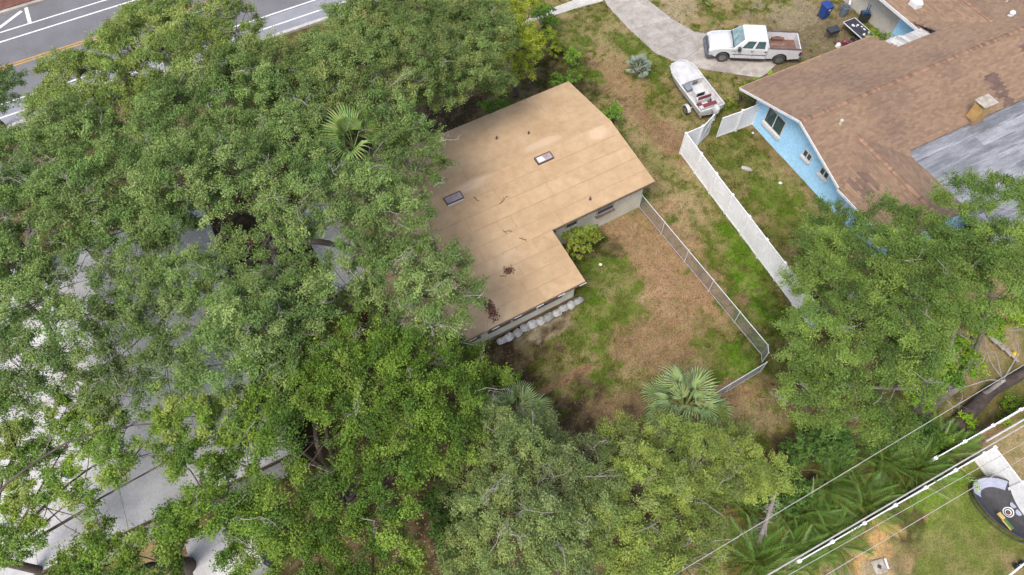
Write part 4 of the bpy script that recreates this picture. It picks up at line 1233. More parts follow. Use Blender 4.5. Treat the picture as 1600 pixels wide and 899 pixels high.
# ================================================================== BOAT ON ITS TRAILER
M['gelcoat'] = pmat('gelcoat', (.46, .455, .445), (.35, .345, .335), 1.8, .45, .05, 12)
M['vinyl_red'] = pmat('vinyl_red', srgb(140, 52, 62), srgb(112, 40, 50), 4, .6, .15)
M['net_box'] = pmat('net_box', srgb(150, 160, 168), srgb(120, 130, 138), 3, .5, .1)
st, bw_ = Vector((13.16, 34.11, 0.70)), Vector((11.37, 38.26, 0.90))
bd = (bw_ - st); ba = math.atan2(bd.y, bd.x); BL = math.hypot(bd.x, bd.y)
boat = thing('motor_boat', 'white open motor boat with a blunt rounded bow', 'boat', (st.x, st.y, 0), ba)
rings_out, rings_in = [], []
NB = 12
for k in range(NB + 1):
    t = k / NB; x = BL * t
    w = .94 * (1 - max(0, (t - .72) / .28) ** 2.8 * .45)
    keel = .52 + .30 * max(0, (t - .55) / .45) ** 2
    top = 1.12 + .14 * t ** 2
    ring = [(x, -w, top), (x, -w * .96, top - .12), (x, -w * .86, keel + .18), (x, 0, keel), (x, w * .86, keel + .18), (x, w * .96, top - .12), (x, w, top)]
    rings_out.append(ring)
mb = MB(); n = 7
mb.v = [p for r in rings_out for p in r]
mb.f = [(i * n + k, i * n + k + 1, (i + 1) * n + k + 1, (i + 1) * n + k) for i in range(NB) for k in range(n - 1)]
mb.f += [tuple(range(n)), tuple(NB * n + k for k in reversed(range(n)))]
part('hull', mb, 'gelcoat', boat, smooth=False)
# gunwale rim, inner sides, floor and fore deck
def wid(t):
    return .94 * (1 - max(0, (t - .72) / .28) ** 2.8 * .45)
for sg in (-1, 1):
    mb = MB(); mb.tube([(BL * k / NB, sg * (wid(k / NB) - .03), 1.13 + .14 * (k / NB) ** 2) for k in range(NB + 1)], .055, 8); part('gunwale', mb, 'gelcoat', boat)
    mb = MB(); mb.add([(BL * k / NB, sg * (wid(k / NB) - z_ * .12), (1.12 + .14 * (k / NB) ** 2) - z_ * .42) for z_ in (0, 1) for k in range(9)], [(k, k + 1, k + 10, k + 9) for k in range(8)]); part('inner_side', mb, 'gelcoat', boat)
mb = MB(); mb.tube([(BL, -wid(1) + .03, 1.27), (BL + .06, 0, 1.28), (BL, wid(1) - .03, 1.27)], .055, 8); part('bow_rim', mb, 'gelcoat', boat)
mb = MB(); mb.add([(BL * k / NB, sg * (wid(k / NB) - .13), .74) for sg in (-1, 1) for k in range(9)], [(k, k + 1, k + 10, k + 9) for k in range(8)]); part('cockpit_floor', mb, 'gelcoat', boat)
rg = []
for k in range(7, NB + 1):
    t = k / NB; z = 1.12 + .14 * t ** 2; w = wid(t) - .02
    rg.append([(BL * t, -w, z - .03), (BL * t, -w * .5, z + .02), (BL * t, 0, z + .035), (BL * t, w * .5, z + .02), (BL * t, w, z - .03)])
mb = MB(); mb.v = [p for r in rg for p in r]; mb.f = [(i * 5 + k, i * 5 + k + 1, (i + 1) * 5 + k + 1, (i + 1) * 5 + k) for i in range(len(rg) - 1) for k in range(4)]
x7 = BL * 7 / NB; w7 = wid(7 / NB) - .02
mb.add([(x7, -w7, 1.14), (x7, w7, 1.14), (x7, w7, .74), (x7, -w7, .74)], [(0, 1, 2, 3)])
part('fore_deck', mb, 'gelcoat', boat)
mb = MB(); mb.box(x7 - .06, x7 - .004, -.45, -.1, .85, 1.08); part('locker_hatch', mb, 'bumper', boat)
for x, sg in ((1.45, .35),):
    mb = MB(); mb.box(x, x + .45, -.35, .40, .74, 1.22); part('console', mb, 'gelcoat', boat, bevel=.05)
    mb = MB(); mb.box(x - .04, x - .004, -.25, .3, .95, 1.2); part('dash', mb, 'black', boat)
    mb = MB(); mb.tube([(x - .12 + .0, .02 + .16 * math.cos(a_), 1.12 + .16 * math.sin(a_)) for a_ in np.linspace(0, 6.283, 13)], .015, 6); part('steering_wheel', mb, 'black', boat)
mb = MB(); mb.box(.95, 1.3, -.5, .5, .74, 1.08); part('seat', mb, 'gelcoat', boat, bevel=.04)
mb = MB(); mb.box(.96, 1.06, -.48, .48, 1.081, 1.3); part('seat_back', mb, 'vinyl_red', boat, bevel=.03)
mb = MB(); mb.box(.25, .55, -.7, .7, .74, 1.05); part('stern_bench', mb, 'gelcoat', boat, bevel=.04)
mb = MB(); mb.box(.26, .54, -.55, .45, 1.051, 1.13); part('stern_cushion', mb, 'vinyl_red', boat, bevel=.03)
mb = MB(); mb.box(-.03, .08, -.88, .88, .8, 1.13); part('transom', mb, 'gelcoat', boat, bevel=.02)
mb = MB(); mb.tube([(BL * .62, -.78, 1.2), (BL * .75, -.8, 1.42), (BL * .95, -.5, 1.48), (BL * 1.0, 0, 1.5), (BL * .95, .5, 1.48), (BL * .75, .8, 1.42), (BL * .62, .78, 1.2)], .016, 6); part('bow_rail', mb, 'galv', boat)
for x, y in ((BL * .9, 0), (.15, -.8), (.15, .8)):
    mb = MB(); mb.bar((x - .09, y, 1.22), (x + .09, y, 1.22), .03, .03); mb.box(x - .03, x + .03, y - .02, y + .02, 1.1, 1.22); part('cleat', mb, 'galv', boat)
mb = MB(); mb.box(2.15, 2.6, .15, .6, .74, 1.0); part('cool_box', mb, 'net_box', boat, bevel=.03)
mb = MB(); mb.box(.62, .9, .3, .66, .74, .95); part('fuel_tank', mb, 'vinyl_red', boat, bevel=.05)
mb = MB(); mb.tube([(1.9 + .25 * math.cos(a_) * (1 - a_ / 30), -.35 + .2 * math.sin(a_), .77 + a_ * .004) for a_ in np.linspace(0, 15, 50)], .018, 5); part('rope', mb, 'cable', boat)
for k in range(6):
    mb = MB(); x = .6 + k * .09; y = -.55 + (k % 3) * .1; mb.box(x, x + .16, y, y + .1, .75, .82 + .05 * (k % 2)); part('loose_gear', mb, ('black', 'vinyl_red', 'bumper')[k % 3], boat)
mo = link('outboard_motor', None, boat, (-.22, -.1, .95))
mb = MB(); mb.loft([[(x * k_, y * k_, z) for x, y in ((-.25, -.16), (.16, -.17), (.2, 0), (.16, .17), (-.25, .16), (-.33, 0))] for z, k_ in ((0, .85), (.15, 1.0), (.42, .95), (.52, .65))]); part('cowl', mb, 'gelcoat', mo, bevel=.03)
mb = MB(); mb.box(-.14, .04, -.07, .07, -.6, 0); part('leg', mb, 'gelcoat', mo); mb = MB(); mb.lathe([(.03, -.12), (.08, 0), (.03, .14)], 10, (0, 0, 0)); part('gearcase', mb, 'gelcoat', mo, loc=(-.1, 0, -.62), rot=(0, R(90), 0))
mb = MB()
for k in range(3):
    an = k * 2.094; mb.add([(-.26, .02 * math.cos(an), -.62 + .02 * math.sin(an)), (-.24, .15 * math.cos(an + .4), -.62 + .15 * math.sin(an + .4)), (-.28, .15 * math.cos(an - .3), -.62 + .15 * math.sin(an - .3))], [(0, 1, 2)])
part('propeller', mb, 'dark_metal', mo)
tl = thing('boat_trailer', 'grey two-wheeled trailer carrying the white boat', 'trailer', (st.x, st.y, 0), ba)
for sg in (-1, 1):
    mb = MB(); mb.bar((.1, sg * .62, .42), (BL * .75, sg * .55, .42), .06, .1); mb.bar((BL * .75, sg * .55, .42), (BL + .7, sg * .05, .40), .06, .1); part('frame_rail', mb, 'galv', tl)
    wheel(tl, 1.15, sg * 1.12, .31, .31, .18)
    mb = MB(); mb.loft([[(1.15 + r_ * math.cos(a_), sg * 1.12 + w_, .31 + r_ * math.sin(a_)) for r_, w_ in ((.38, -.12), (.38, .12), (.40, .12), (.40, -.12))] for a_ in np.linspace(.35, 2.8, 8)]); part('mudguard', mb, 'galv', tl)
    mb = MB(); mb.bar((.2, sg * .45, .56), (2.6, sg * .45, .56), .1, .06); part('bunk', mb, 'brown_trim', tl)
for x in (.5, 1.15, 2.4):
    mb = MB(); mb.bar((x, -.62 if x != 1.15 else -1.05, .38), (x, .62 if x != 1.15 else 1.05, .38), .06, .06); part('cross_bar', mb, 'galv', tl)
mb = MB(); mb.tube([(BL + .5, 0, 0), (BL + .5, 0, .55)], .03, 8); part('jack', mb, 'dark_metal', tl)
mb = MB(); mb.bar((BL + .2, 0, .44), (BL + .2, 0, 1.0), .06, .06); part('winch_post', mb, 'galv', tl)

# ================================================================== CLUTTER BY THE BLUE HOUSE
M['bin_blue'] = pmat('bin_blue', srgb(28, 70, 150), srgb(22, 58, 132), 2, .45, .05)
M['bin_grey'] = pmat('bin_grey', srgb(110, 126, 138), srgb(96, 110, 122), 2, .5, .05)
M['blue_plastic'] = pmat('blue_plastic', srgb(54, 110, 158), srgb(40, 86, 130), 3, .5, .05)
M['table_top'] = pmat('table_top', srgb(66, 68, 78), srgb(52, 54, 62), 3, .5, .15)
M['brush'] = pmat('brush', srgb(120, 92, 66), srgb(90, 66, 50), 4, .9, .2)
def bin_box(loc, rot, w0, w1, dpt0, dpt1, h, mat, label, name):
    b = thing(name, label, 'bin', loc, rot)
    rg = lambda w, d_, z: [(-w, -d_, z), (w, -d_, z), (w, d_, z), (-w, d_, z)]
    part('body', MB().loft([rg(w0, dpt0, 0.03), rg(w1, dpt1, h)]), mat, b, bevel=.04)
    part('lid', MB().loft([rg(w1 + .03, dpt1 + .04, h + .002), rg(w1 + .03, dpt1 + .04, h + .04), rg(w1 - .06, dpt1 - .05, h + .1)]), mat, b, bevel=.02)
    mb = MB(); mb.tube([(-w1 * .8, dpt1 + .1, h - .02), (w1 * .8, dpt1 + .1, h - .02)], .02, 6); part('handle', mb, mat, b)
    for sg in (-1, 1):
        wheel(b, sg * w0, dpt0 * .9, .12, .12, .06)
    return b
b = bin_box((23.13, 44.54, 0.00), R(25), .24, .30, .26, .36, 1.05, 'bin_blue', 'tall blue wheeled bin beside the truck yard', 'wheeled_bin')
mb = MB(); mb.box(-.08, .08, -.362, -.355, .78, .9); part('label_plate', mb, 'white_trim', b)
gb = thing('waste_bin', 'round grey open bin next to the tall blue bin', 'bin', (24.66, 44.76, 0.00))
mb = MB(); mb.lathe([(.24, .0), (.31, .72), (.335, .72), (.335, .78), (.27, .78), (.22, .1)], 20); part('body', mb, 'bin_grey', gb)
for sg in (-1, 1):
    mb = MB(); mb.bar((sg * .34, -.09, .6), (sg * .34, .09, .6), .04, .03); part('handle', mb, 'bin_grey', gb)
ob = thing('open_bin', 'black open bin of blue tools leaning on the beige wall', 'bin', (25.96, 44.04, 0.00))
rg = lambda w, z: [(-w, -w, z), (w, -w, z), (w, w, z), (-w, w, z)]
part('body', MB().loft([rg(.22, 0), rg(.30, .75), rg(.26, .74), rg(.2, .1)]), 'black', ob)
rq = random.Random(2)
for k in range(5):
    mb = MB(); x, y = rq.uniform(-.2, .2), rq.uniform(-.2, .2); mb.tube([(x, y, .1), (x + rq.uniform(-.3, .3), y + rq.uniform(-.1, .3), 1.1 + rq.random() * .5)], .02, 6); part('tool_handle', mb, 'brush' if k > 2 else 'blue_plastic', ob)
for k in range(3):
    mb = MB(); mb.box(-.28 + k * .18, -.13 + k * .18, -.12, .12, .7, .95); part('plastic_scoop', mb, 'blue_plastic', ob, bevel=.03)
c1, c2 = Vector((24.08, 43.17, 0.74)), Vector((24.82, 41.12, 0.74))
tb = thing('patio_table', 'weathered black table with flaking white paint at the roof edge', 'table', ((c1.x + c2.x) / 2 + .55, (c1.y + c2.y) / 2 + .2, 0), BLU.a)
mb = MB(); mb.box(-.52, .52, -1.05, 1.05, .70, .735); part('table_top', mb, 'table_top', tb, bevel=.02)
mb = MB()
for b_ in ((-.55, .55, -1.08, -1.045), (-.55, .55, 1.045, 1.08), (-.55, -.515, -1.045, 1.045), (.515, .55, -1.045, 1.045)):
    mb.box(*b_, .69, .748)
part('rim', mb, 'white_trim', tb)
for k in range(9):
    mb = MB(); x, y = rq.uniform(-.4, .4), rq.uniform(-1, .5); r_ = rq.uniform(.04, .12)
    mb.prism([(x + r_ * rq.uniform(.6, 1.3) * math.cos(a_), y + r_ * rq.uniform(.6, 1.6) * math.sin(a_)) for a_ in np.linspace(0, 5.4, 7)], .7365, .740); part('paint_flake', mb, 'white_trim', tb)
for x in (-.45, .45):
    for y in (-.95, .95):
        mb = MB(); mb.tube([(x, y, 0), (x, y, .7)], .03, 8); part('leg', mb, 'dark_metal', tb)
gr = thing('barbecue_grill', 'black box grill on legs below the patio table', 'grill', (23.12, 42.21, 0.00), R(20))
part('firebox', MB().loft([[(-.38, -.24, .55), (.38, -.24, .55), (.38, .24, .55), (-.38, .24, .55)], [(-.42, -.28, .8), (.42, -.28, .8), (.42, .28, .8), (-.42, .28, .8)]]), 'black', gr, bevel=.02)
mb = MB(); mb.box(-.42, .42, -.28, .28, .802, .86); part('lid', mb, 'table_top', gr, bevel=.03)
for x in (-.34, .34):
    for y in (-.2, .2):
        mb = MB(); mb.tube([(x, y, 0), (x, y, .55)], .022, 6); part('leg', mb, 'dark_metal', gr)
jk = thing('scrap_heap', 'dark heap of scrap and a pale bag beside the grill', 'scrap', (24.01, 41.66, 0.00), 0)
for k in range(9):
    mb = MB(); x, y, z = rq.uniform(-.9, .9), rq.uniform(-.5, .4), rq.uniform(.05, .3); w = rq.uniform(.1, .28)
    mb.loft([[(x + w * (1 + .3 * rq.random()) * math.cos(a_), y + w * math.sin(a_), z_) for a_ in np.linspace(0, 5.24, 6)] for z_, w in ((0, w), (z, w * .9), (z + .12, w * .3))]); part('scrap_piece', mb, ('black', 'table_top', 'brush', 'vinyl_red')[k % 4] if k else 'white_trim', jk)
ld = thing('white_plank', 'white plank leaning on the beige wall above the grey bin', 'plank', (25.27, 45.48, 0.00))
mb = MB(); mb.bar((0, 0, .05), (.35, 1.3, 1.2), .14, .03); part('board', mb, 'white_trim', ld)

# sandbags along the extension wall
M['sandbag'] = pmat('sandbag', srgb(206, 208, 212), srgb(156, 152, 146), 9, .8, .8, 16, rnd=.35)
sb = bmesh.new(); bmesh.ops.create_uvsphere(sb, u_segments=14, v_segments=8, radius=1)
for v in sb.verts:
    sx = abs(v.co.x) ** .55 * (1 if v.co.x > 0 else -1); sy = abs(v.co.y) ** .6 * (1 if v.co.y > 0 else -1)
    pin = 1 - .25 * abs(sx) ** 6
    v.co = (sx * .285, sy * .19 * pin, v.co.z * .062 * (1 - .5 * abs(sx) ** 4) + .018 * math.sin(7 * sx + 2) * math.cos(6 * sy) + .01 * math.sin(13 * sx * sy + 3 * sx))
sbm = bpy.data.meshes.new('sandbag'); sb.to_mesh(sbm); sb.free(); sbm.materials.append(M['sandbag'])
sbm.polygons.foreach_set('use_smooth', [True] * len(sbm.polygons))
ords = ['first', 'second', 'third', 'fourth', 'fifth', 'sixth', 'seventh', 'eighth', 'ninth', 'tenth', 'eleventh']
for k in range(11):
    s = -7.15 - k * .50 + rq.uniform(-.04, .04)
    o = link('sandbag', sbm, None, TAN.w(s, -3.42 + rq.uniform(-.05, .05), .08 + rq.uniform(0, .03)), (rq.uniform(-.25, .25), rq.uniform(-.15, .15), TAN.a + rq.uniform(-.45, .45)), (rq.uniform(.95, 1.15), rq.uniform(1.05, 1.35), rq.uniform(.9, 1.2)))
    tag(o, 'white sandbag along the extension wall, %s from the outer house corner' % ords[k], 'sandbag', 'sandbags along the extension wall')

# small things in the yards
M['stone'] = pmat('stone', srgb(190, 186, 176), srgb(160, 154, 144), 5, .9, .3)
def lump(name, loc, r, label, cat, mat, seed, flat=.5, rot=0):
    q = random.Random(seed); bm = bmesh.new(); bmesh.ops.create_icosphere(bm, subdivisions=2, radius=1)
    for v in bm.verts:
        v.co *= 1 + .25 * noise.noise(v.co * 1.7 + Vector((seed, 0, 0)))
        v.co = Vector((v.co.x * r[0], v.co.y * r[1], v.co.z * r[2]))
    me = bpy.data.meshes.new(name); bm.to_mesh(me); bm.free(); me.materials.append(M[mat])
    return tag(link(name, me, None, (loc[0], loc[1], r[2] * .5), (0, 0, rot)), label, cat)
lump('stone', (14.96, 29.83, 0.00), (.42, .16, .12), 'pale flat stone lying in the grass by the blue house', 'stone', 'stone', 3, rot=-.4)
lump('stone', (16.90, 28.68, 0.00), (.12, .1, .08), 'tiny white stone in the grass nearest the blue wall', 'stone', 'white_trim', 4)
lump('stone', (5.18, 22.58, 0.00), (.1, .09, .07), 'tiny white stone on the bare back yard', 'stone', 'white_trim', 5)
M['ball_yellow'] = pmat('ball_yellow', srgb(222, 190, 40), srgb(206, 172, 30), 4, .4, .05)
mb = MB(); mb.lathe([(.02, -.2), (.1, -.175), (.17, -.1), (.2, 0), (.17, .1), (.1, .175), (.02, .2)], 16)
tag(part('ball', mb, 'ball_yellow', None, smooth=True, loc=(27.22, 16.70, 0.18)), 'yellow ball on the rough grass near the fallen log', 'ball')
sp = thing('garden_spigot', 'small standpipe with a white head by the blue wall', 'spigot', (15.71, 32.50, 0.00))
mb = MB(); mb.tube([(0, 0, -.05), (0, 0, .45)], .03, 8); part('pipe', mb, 'dark_metal', sp); mb = MB(); mb.lathe([(.07, .45), (.08, .5), (.03, .56)], 10); part('head', mb, 'white_trim', sp)
cl_ = thing('utility_cover', 'white square drain cover on the orange sand', 'cover', (17.05, 5.88, 0.00), R(15))
mb = MB(); mb.box(-.3, .3, -.3, .3, -.05, .07); part('slab', mb, 'slab', cl_, bevel=.015); mb = MB(); mb.prism([(-.12, 0), (0, -.12), (.12, 0), (0, .12)], .071, .085); part('lid', mb, 'black', cl_)
mb = MB(); mb.bar((.34, -.2, .06), (.42, .25, .06), .09, .1); part('edge_block', mb, 'white_trim', cl_)
# fallen logs and bleached timber at the right
M['log_bark'] = pmat('log_bark', srgb(92, 78, 70), srgb(58, 48, 44), 2.5, .95, .9, 9)
M['bleached'] = pmat('bleached', srgb(188, 180, 168), srgb(150, 140, 128), 3, .9, .3)
a, b, c_ = Vector((22.57, 12.54, 0.30)), Vector((25.13, 14.55, 0.35)), Vector((28.16, 15.99, 0.40))
mb = MB(); mb.tube([a, a.lerp(b, .5) + Vector((0, 0, .05)), b, b.lerp(c_, .5), c_], [.42, .36, .30, .27, .25], 12)
tag(part('fallen_log', mb, 'log_bark', None, smooth=True), 'thick dark fallen trunk lying near the alley fence', 'log')
mb = MB()
for k in range(4):
    q = Vector((26.32, 18.06, 0.10)).lerp(Vector((26.81, 16.97, 0.10)), k / 3) ; mb.bar(q + Vector((-.2 + .1 * k, .1, .05)), q + Vector((.1 + .1 * k, -.75, .12)), .16, .07)
tag(part('timber_pile', mb, 'bleached'), 'bleached boards lying in a strip under the bright green tree', 'timber')
# pop-up practice net, lower right
M['net_black'] = pmat('net_black', (.022, .022, .025), (.035, .035, .038), 6, .8, .2)
M['net_grey'] = pmat('net_grey', srgb(170, 176, 196), srgb(150, 156, 178), 2, .7, .1)
M['net_dark'] = pmat('net_dark', srgb(58, 62, 76), srgb(44, 48, 60), 4, .8, .2)
c0 = (23.63, 8.37, 0.70)
net = thing('practice_net', 'black pop-up practice net with a ringed target and grey sides', 'sports net', (c0[0], c0[1], 0), R(-52))
hoop = [(1.75 * math.cos(a_), .95 * math.sin(a_), .55 + .75 * max(0, math.sin(a_)) + .12 * math.cos(a_)) for a_ in np.linspace(0, 6.283, 33)]
mb = MB(); mb.tube(hoop, .035, 8, cap=False); part('hoop', mb, 'net_black', net)
low = [(1.7 * math.cos(a_), .9 * math.sin(a_), .06) for a_ in np.linspace(0, 6.283, 33)]
mb = MB(); mb.tube(low, .03, 8, cap=False); part('base_hoop', mb, 'net_black', net)
def sheet(name, f, nu, nv, mat):
    vs = [f(i / nu, j / nv) for i in range(nu + 1) for j in range(nv + 1)]
    mb = MB(); mb.add(vs, [(i * (nv + 1) + j, (i + 1) * (nv + 1) + j, (i + 1) * (nv + 1) + j + 1, i * (nv + 1) + j + 1) for i in range(nu) for j in range(nv)])
    return part(name, mb, mat, net, smooth=True)
def bowl(r0, r1, a0, a1, dz=0.0):
    def f(u, v):
        a_ = a0 + (a1 - a0) * u; r_ = r0 + (r1 - r0) * v
        zh = .55 + .75 * max(0, math.sin(a_)) + .12 * math.cos(a_)
        return (1.75 * r_ * math.cos(a_), .95 * r_ * math.sin(a_), .22 + (zh - .22) * r_ ** 2 + dz)
    return f
sheet('back_panel', bowl(.02, .72, 0, 6.283), 32, 6, 'net_black')
sheet('side_panel', bowl(.72, .99, 2.1, 3.7), 12, 3, 'net_grey')
sheet('side_panel', bowl(.72, .99, -.6, 1.0), 12, 3, 'net_dark')
sheet('skirt', bowl(.72, .99, 1.0, 2.1), 8, 3, 'net_dark')
sheet('skirt', bowl(.72, .99, 3.7, 5.68), 12, 3, 'net_dark')
def zb(x, y):
    a_, r_ = math.atan2(y / .95, x / 1.75), math.hypot(x / 1.75, y / .95)
    return .22 + (.33 + .75 * max(0, math.sin(a_)) + .12 * math.cos(a_)) * r_ ** 2
for nm, r0, r1, mt in (('target_ring', .20, .24, 'white_trim'), ('target_ring', .11, .145, 'white_trim'), ('target_centre', .0, .055, 'vinyl_red')):
    mb = MB(); N = 22
    vs = [(.15 + r_ * math.cos(2 * math.pi * k / N), .08 + r_ * math.sin(2 * math.pi * k / N), zb(.15 + r_ * math.cos(2 * math.pi * k / N), .08 + r_ * math.sin(2 * math.pi * k / N)) + .014) for r_ in (max(r0, .002), r1) for k in range(N)]
    mb.add(vs, [(k, (k + 1) % N, (k + 1) % N + N, k + N) for k in range(N)]); part(nm, mb, mt, net)
for x, y in ((.05, .42), (.42, .33)):
    mb = MB(); mb.lathe([(.15, .06), (.15, .085), (.01, .087)], 16, (x, y, zb(x, y) - .02)); part('pocket_target', mb, 'net_grey', net)
for k in range(6):
    a_ = k * 1.05 + .3; mb = MB(); mb.tube([(1.7 * math.cos(a_), .9 * math.sin(a_), .06), (1.75 * math.cos(a_), .95 * math.sin(a_), .55 + .75 * max(0, math.sin(a_)) + .12 * math.cos(a_))], .02, 6); part('strut', mb, 'net_black', net)
M['mat_green'] = pmat('mat_green', srgb(66, 122, 52), srgb(54, 104, 44), 5, .9, .3)
M['mat_yellow'] = pmat('mat_yellow', srgb(208, 180, 98), srgb(186, 158, 82), 5, .8, .2)
a, b = (23.09, 8.09, 0.62), (23.41, 7.47, 0.62)
rm = thing('rolled_mat', 'rolled green and yellow mat lying on the practice net edge', 'mat', (a[0], a[1], 0), math.atan2(b[1] - a[1], b[0] - a[0]))
mb = MB(); mb.tube([(-.1, .03, .62), (.22, .03, .62)], .1, 12); part('yellow_roll', mb, 'mat_yellow', rm); mb = MB(); mb.tube([(.22, .05, .62), (.75, .05, .62)], .085, 12); part('green_roll', mb, 'mat_green', rm); mb = MB(); mb.bar((.2, -.07, .63), (.75, -.07, .63), .06, .04); part('yellow_strip', mb, 'mat_yellow', rm)
wt = thing('dumbbell', 'dark blue dumbbell on the lawn at the bottom right corner', 'dumbbell', (23.53, 5.93, 0.00), R(20))
M['navy'] = pmat('navy', srgb(40, 46, 62), srgb(30, 34, 48), 4, .5, .1)
for x in (-.17, .17):
    mb = MB(); mb.lathe([(.13, -.08), (.16, -.04), (.16, .04), (.13, .08)], 14); part('weight', mb, 'navy', wt, loc=(x, 0, .15), rot=(0, R(90), 0))
mb = MB(); mb.tube([(-.17, 0, .15), (.17, 0, .15)], .03, 8); part('grip', mb, 'galv', wt)
a, b = Vector((22.56, 5.39, 0.60)), Vector((23.60, 6.00, 0.60))
mb = MB(); mb.tube([a - (b - a) * .6, b + (b - a)], .045, 10); tag(part('white_pole', mb, 'vinyl'), 'white pole at the bottom right corner of the lawn', 'pole')
# odds and ends in the dark gap below the oak
M['orange'] = pmat('orange', srgb(196, 128, 66), srgb(166, 104, 54), 4, .7, .1)
a = (-15.21, 24.15, 0.50); o = thing('orange_crate', 'dusty orange crate in the dark gap below the oak limbs', 'crate', (a[0], a[1], 0), R(30))
mb = MB(); mb.box(-.4, .4, -.3, .3, 0, .5); part('body', mb, 'orange', o, bevel=.03); mb = MB(); mb.box(-.43, .43, -.33, .33, .501, .56); part('lid', mb, 'orange', o, bevel=.02)
a = (-15.97, 24.15, 0.50); o = thing('blue_drum', 'dull blue drum beside the crate below the oak limbs', 'drum', (a[0], a[1], 0))
mb = MB(); mb.lathe([(.3, 0), (.31, .3), (.3, .6), (.29, .85), (.25, .87)], 18); part('body', mb, 'blue_plastic', o)
mb = MB(); mb.lathe([(.31, .28), (.325, .3), (.31, .32)], 18); part('hoop', mb, 'bin_grey', o)

# ================================================================== TREES
M['leaves'] = attr_mat('leaves', rough=.6, amp=0, translucent=.32, spec=.18)
M['bark_oak'] = pmat('bark_oak', srgb(128, 120, 110), srgb(92, 84, 78), 2.5, .95, .7, 14)
M['bark_dark'] = pmat('bark_dark', srgb(104, 90, 78), srgb(74, 64, 56), 2.5, .95, .7, 14)
M['dead_wood'] = pmat('dead_wood', srgb(170, 162, 156), srgb(138, 130, 124), 3, .9, .2)

LEAF = 1.45
def unit(v):
    return v / np.maximum(np.linalg.norm(v, axis=-1, keepdims=True), 1e-9)

def puffs_of(lobes, seed, spacing, holes=(), shell=.75, flat=.72, thin=0.0):
    """centres of leaf clumps: on the upper shell of each lobe and some inside; lobes are (x, y, z, r)"""
    r = np.random.default_rng(seed)
    out = []
    lobes = [(l[0], l[1], l[2] + r.uniform(-.6, .6), l[3] * r.uniform(.8, .98)) for l in lobes]
    for x, y, z, rad in lobes:
        n = int(34 * (rad / spacing) ** 2)
        d = unit(r.normal(0, 1, (n, 3)))
        d[:, 2] = np.where(d[:, 2] < -.25, -d[:, 2], d[:, 2])
        q = np.where(r.random(n) < shell, r.uniform(.82, 1.08, n), r.uniform(.35, .82, n))
        p = np.array([x, y, z]) + d * q[:, None] * np.array([rad, rad, rad * flat])
        out.append(p)
    p = np.concatenate(out)
    # drop points deep inside some other lobe, and points in the gaps
    for x, y, z, rad in [l[:4] for l in lobes]:
        e = (p - [x, y, z]) / [rad, rad, rad * flat]
        p = p[~((np.linalg.norm(e, axis=1) < .55) & (r.random(len(p)) < .8))]
    for h in holes:
        dd = np.hypot(p[:, 0] - h[0], p[:, 1] - h[1])
        p = p[dd > h[3] * (.8 + .4 * r.random(len(p)))]
    if thin:
        k = fbm(p[:, 0], p[:, 1], .55, seed, 3)
        p = p[k > np.quantile(k, thin)]
    # even them out: no two clumps closer than the spacing
    p = p[r.permutation(len(p))]
    cell = {}
    keep = []
    for i, q in enumerate(p):
        c = tuple((q / spacing).astype(int))
        ok = True
        for dx in (-1, 0, 1):
            for dy in (-1, 0, 1):
                for dz in (-1, 0, 1):
                    for j in cell.get((c[0] + dx, c[1] + dy, c[2] + dz), ()):
                        if ((p[j] - q) ** 2).sum() < spacing * spacing:
                            ok = False
        if ok:
            cell.setdefault(c, []).append(i); keep.append(i)
    return p[keep]

def leaf_mesh(name, P_, r, rad, n_leaf, L, W, tones, up=.55, spread=.75, vert=.62, drop=0.0, sprays=11, fuzz=.17):
    """every clump gets n_leaf small pointed leaves; tones: list of leaf colours"""
    m = len(P_)
    rads = r.uniform(.72, 1.28, m) * rad
    idx = np.repeat(np.arange(m), n_leaf)
    n = len(idx)
    # each clump is a bundle of leafy sprays reaching up and out
    sq = r.uniform(.7, 1.3, (m, 3)) * [1, 1, vert]
    sd = unit(r.normal(0, 1, (m, sprays, 3)) + [0, 0, .45]) * r.uniform(.7, 1.15, (m, sprays, 1))
    st_ = r.uniform(.82, 1.22, (m, sprays))
    sp = r.integers(0, sprays, n)
    d0 = sd[idx, sp]
    q = r.random(n) ** .6
    c = P_[idx] + d0 * (q * rads[idx])[:, None] * sq[idx] + r.normal(0, fuzz * rad, (n, 3)) * [1, 1, .8]
    d = unit(d0)
    nrm = unit(d * .7 + np.array([0, 0, up]) + r.normal(0, spread, (n, 3)) * .6)
    t = unit(np.cross(nrm, r.normal(0, 1, (n, 3))))
    t = unit(t + d * .8)
    b = unit(np.cross(nrm, t))
    l = L * r.uniform(.65, 1.3, n)[:, None]; w = W * r.uniform(.7, 1.25, n)[:, None]
    V = np.stack([c - t * l * .45 + b * w * .5, c - t * l * .45 - b * w * .5, c + t * l * .55], 1).reshape(-1, 3)
    tones = np.array(tones) * LEAF
    tones = np.clip(tones + (tones - tones.mean(1, keepdims=True)) * .12, .004, 1)
    ci = tones[r.integers(0, len(tones), m)]
    big = .78 + .5 * fbm(P_[:, 0], P_[:, 1], .45, int(r.integers(1, 90)), 2)
    ci = ci * (r.uniform(.82, 1.2, m) * big)[:, None]
    col = ci[idx] * st_[idx, sp][:, None] * r.uniform(.86, 1.16, n)[:, None]
    k = r.random(n)
    col = np.where((k < .012)[:, None], col * [1.7, 1.35, .7], col)
    return np_mesh(name, V, np.arange(3 * n).reshape(-1, 3), 'leaves', np.repeat(np.clip(col, 0, 1), 3, 0))

def kmeans(P_, k, r, it=6):
    c = P_[r.choice(len(P_), k, replace=len(P_) < k)]
    for _ in range(it):
        a = ((P_[:, None] - c[None]) ** 2).sum(-1).argmin(1)
        for j in range(k):
            if (a == j).any():
                c[j] = P_[a == j].mean(0)
    return c, a

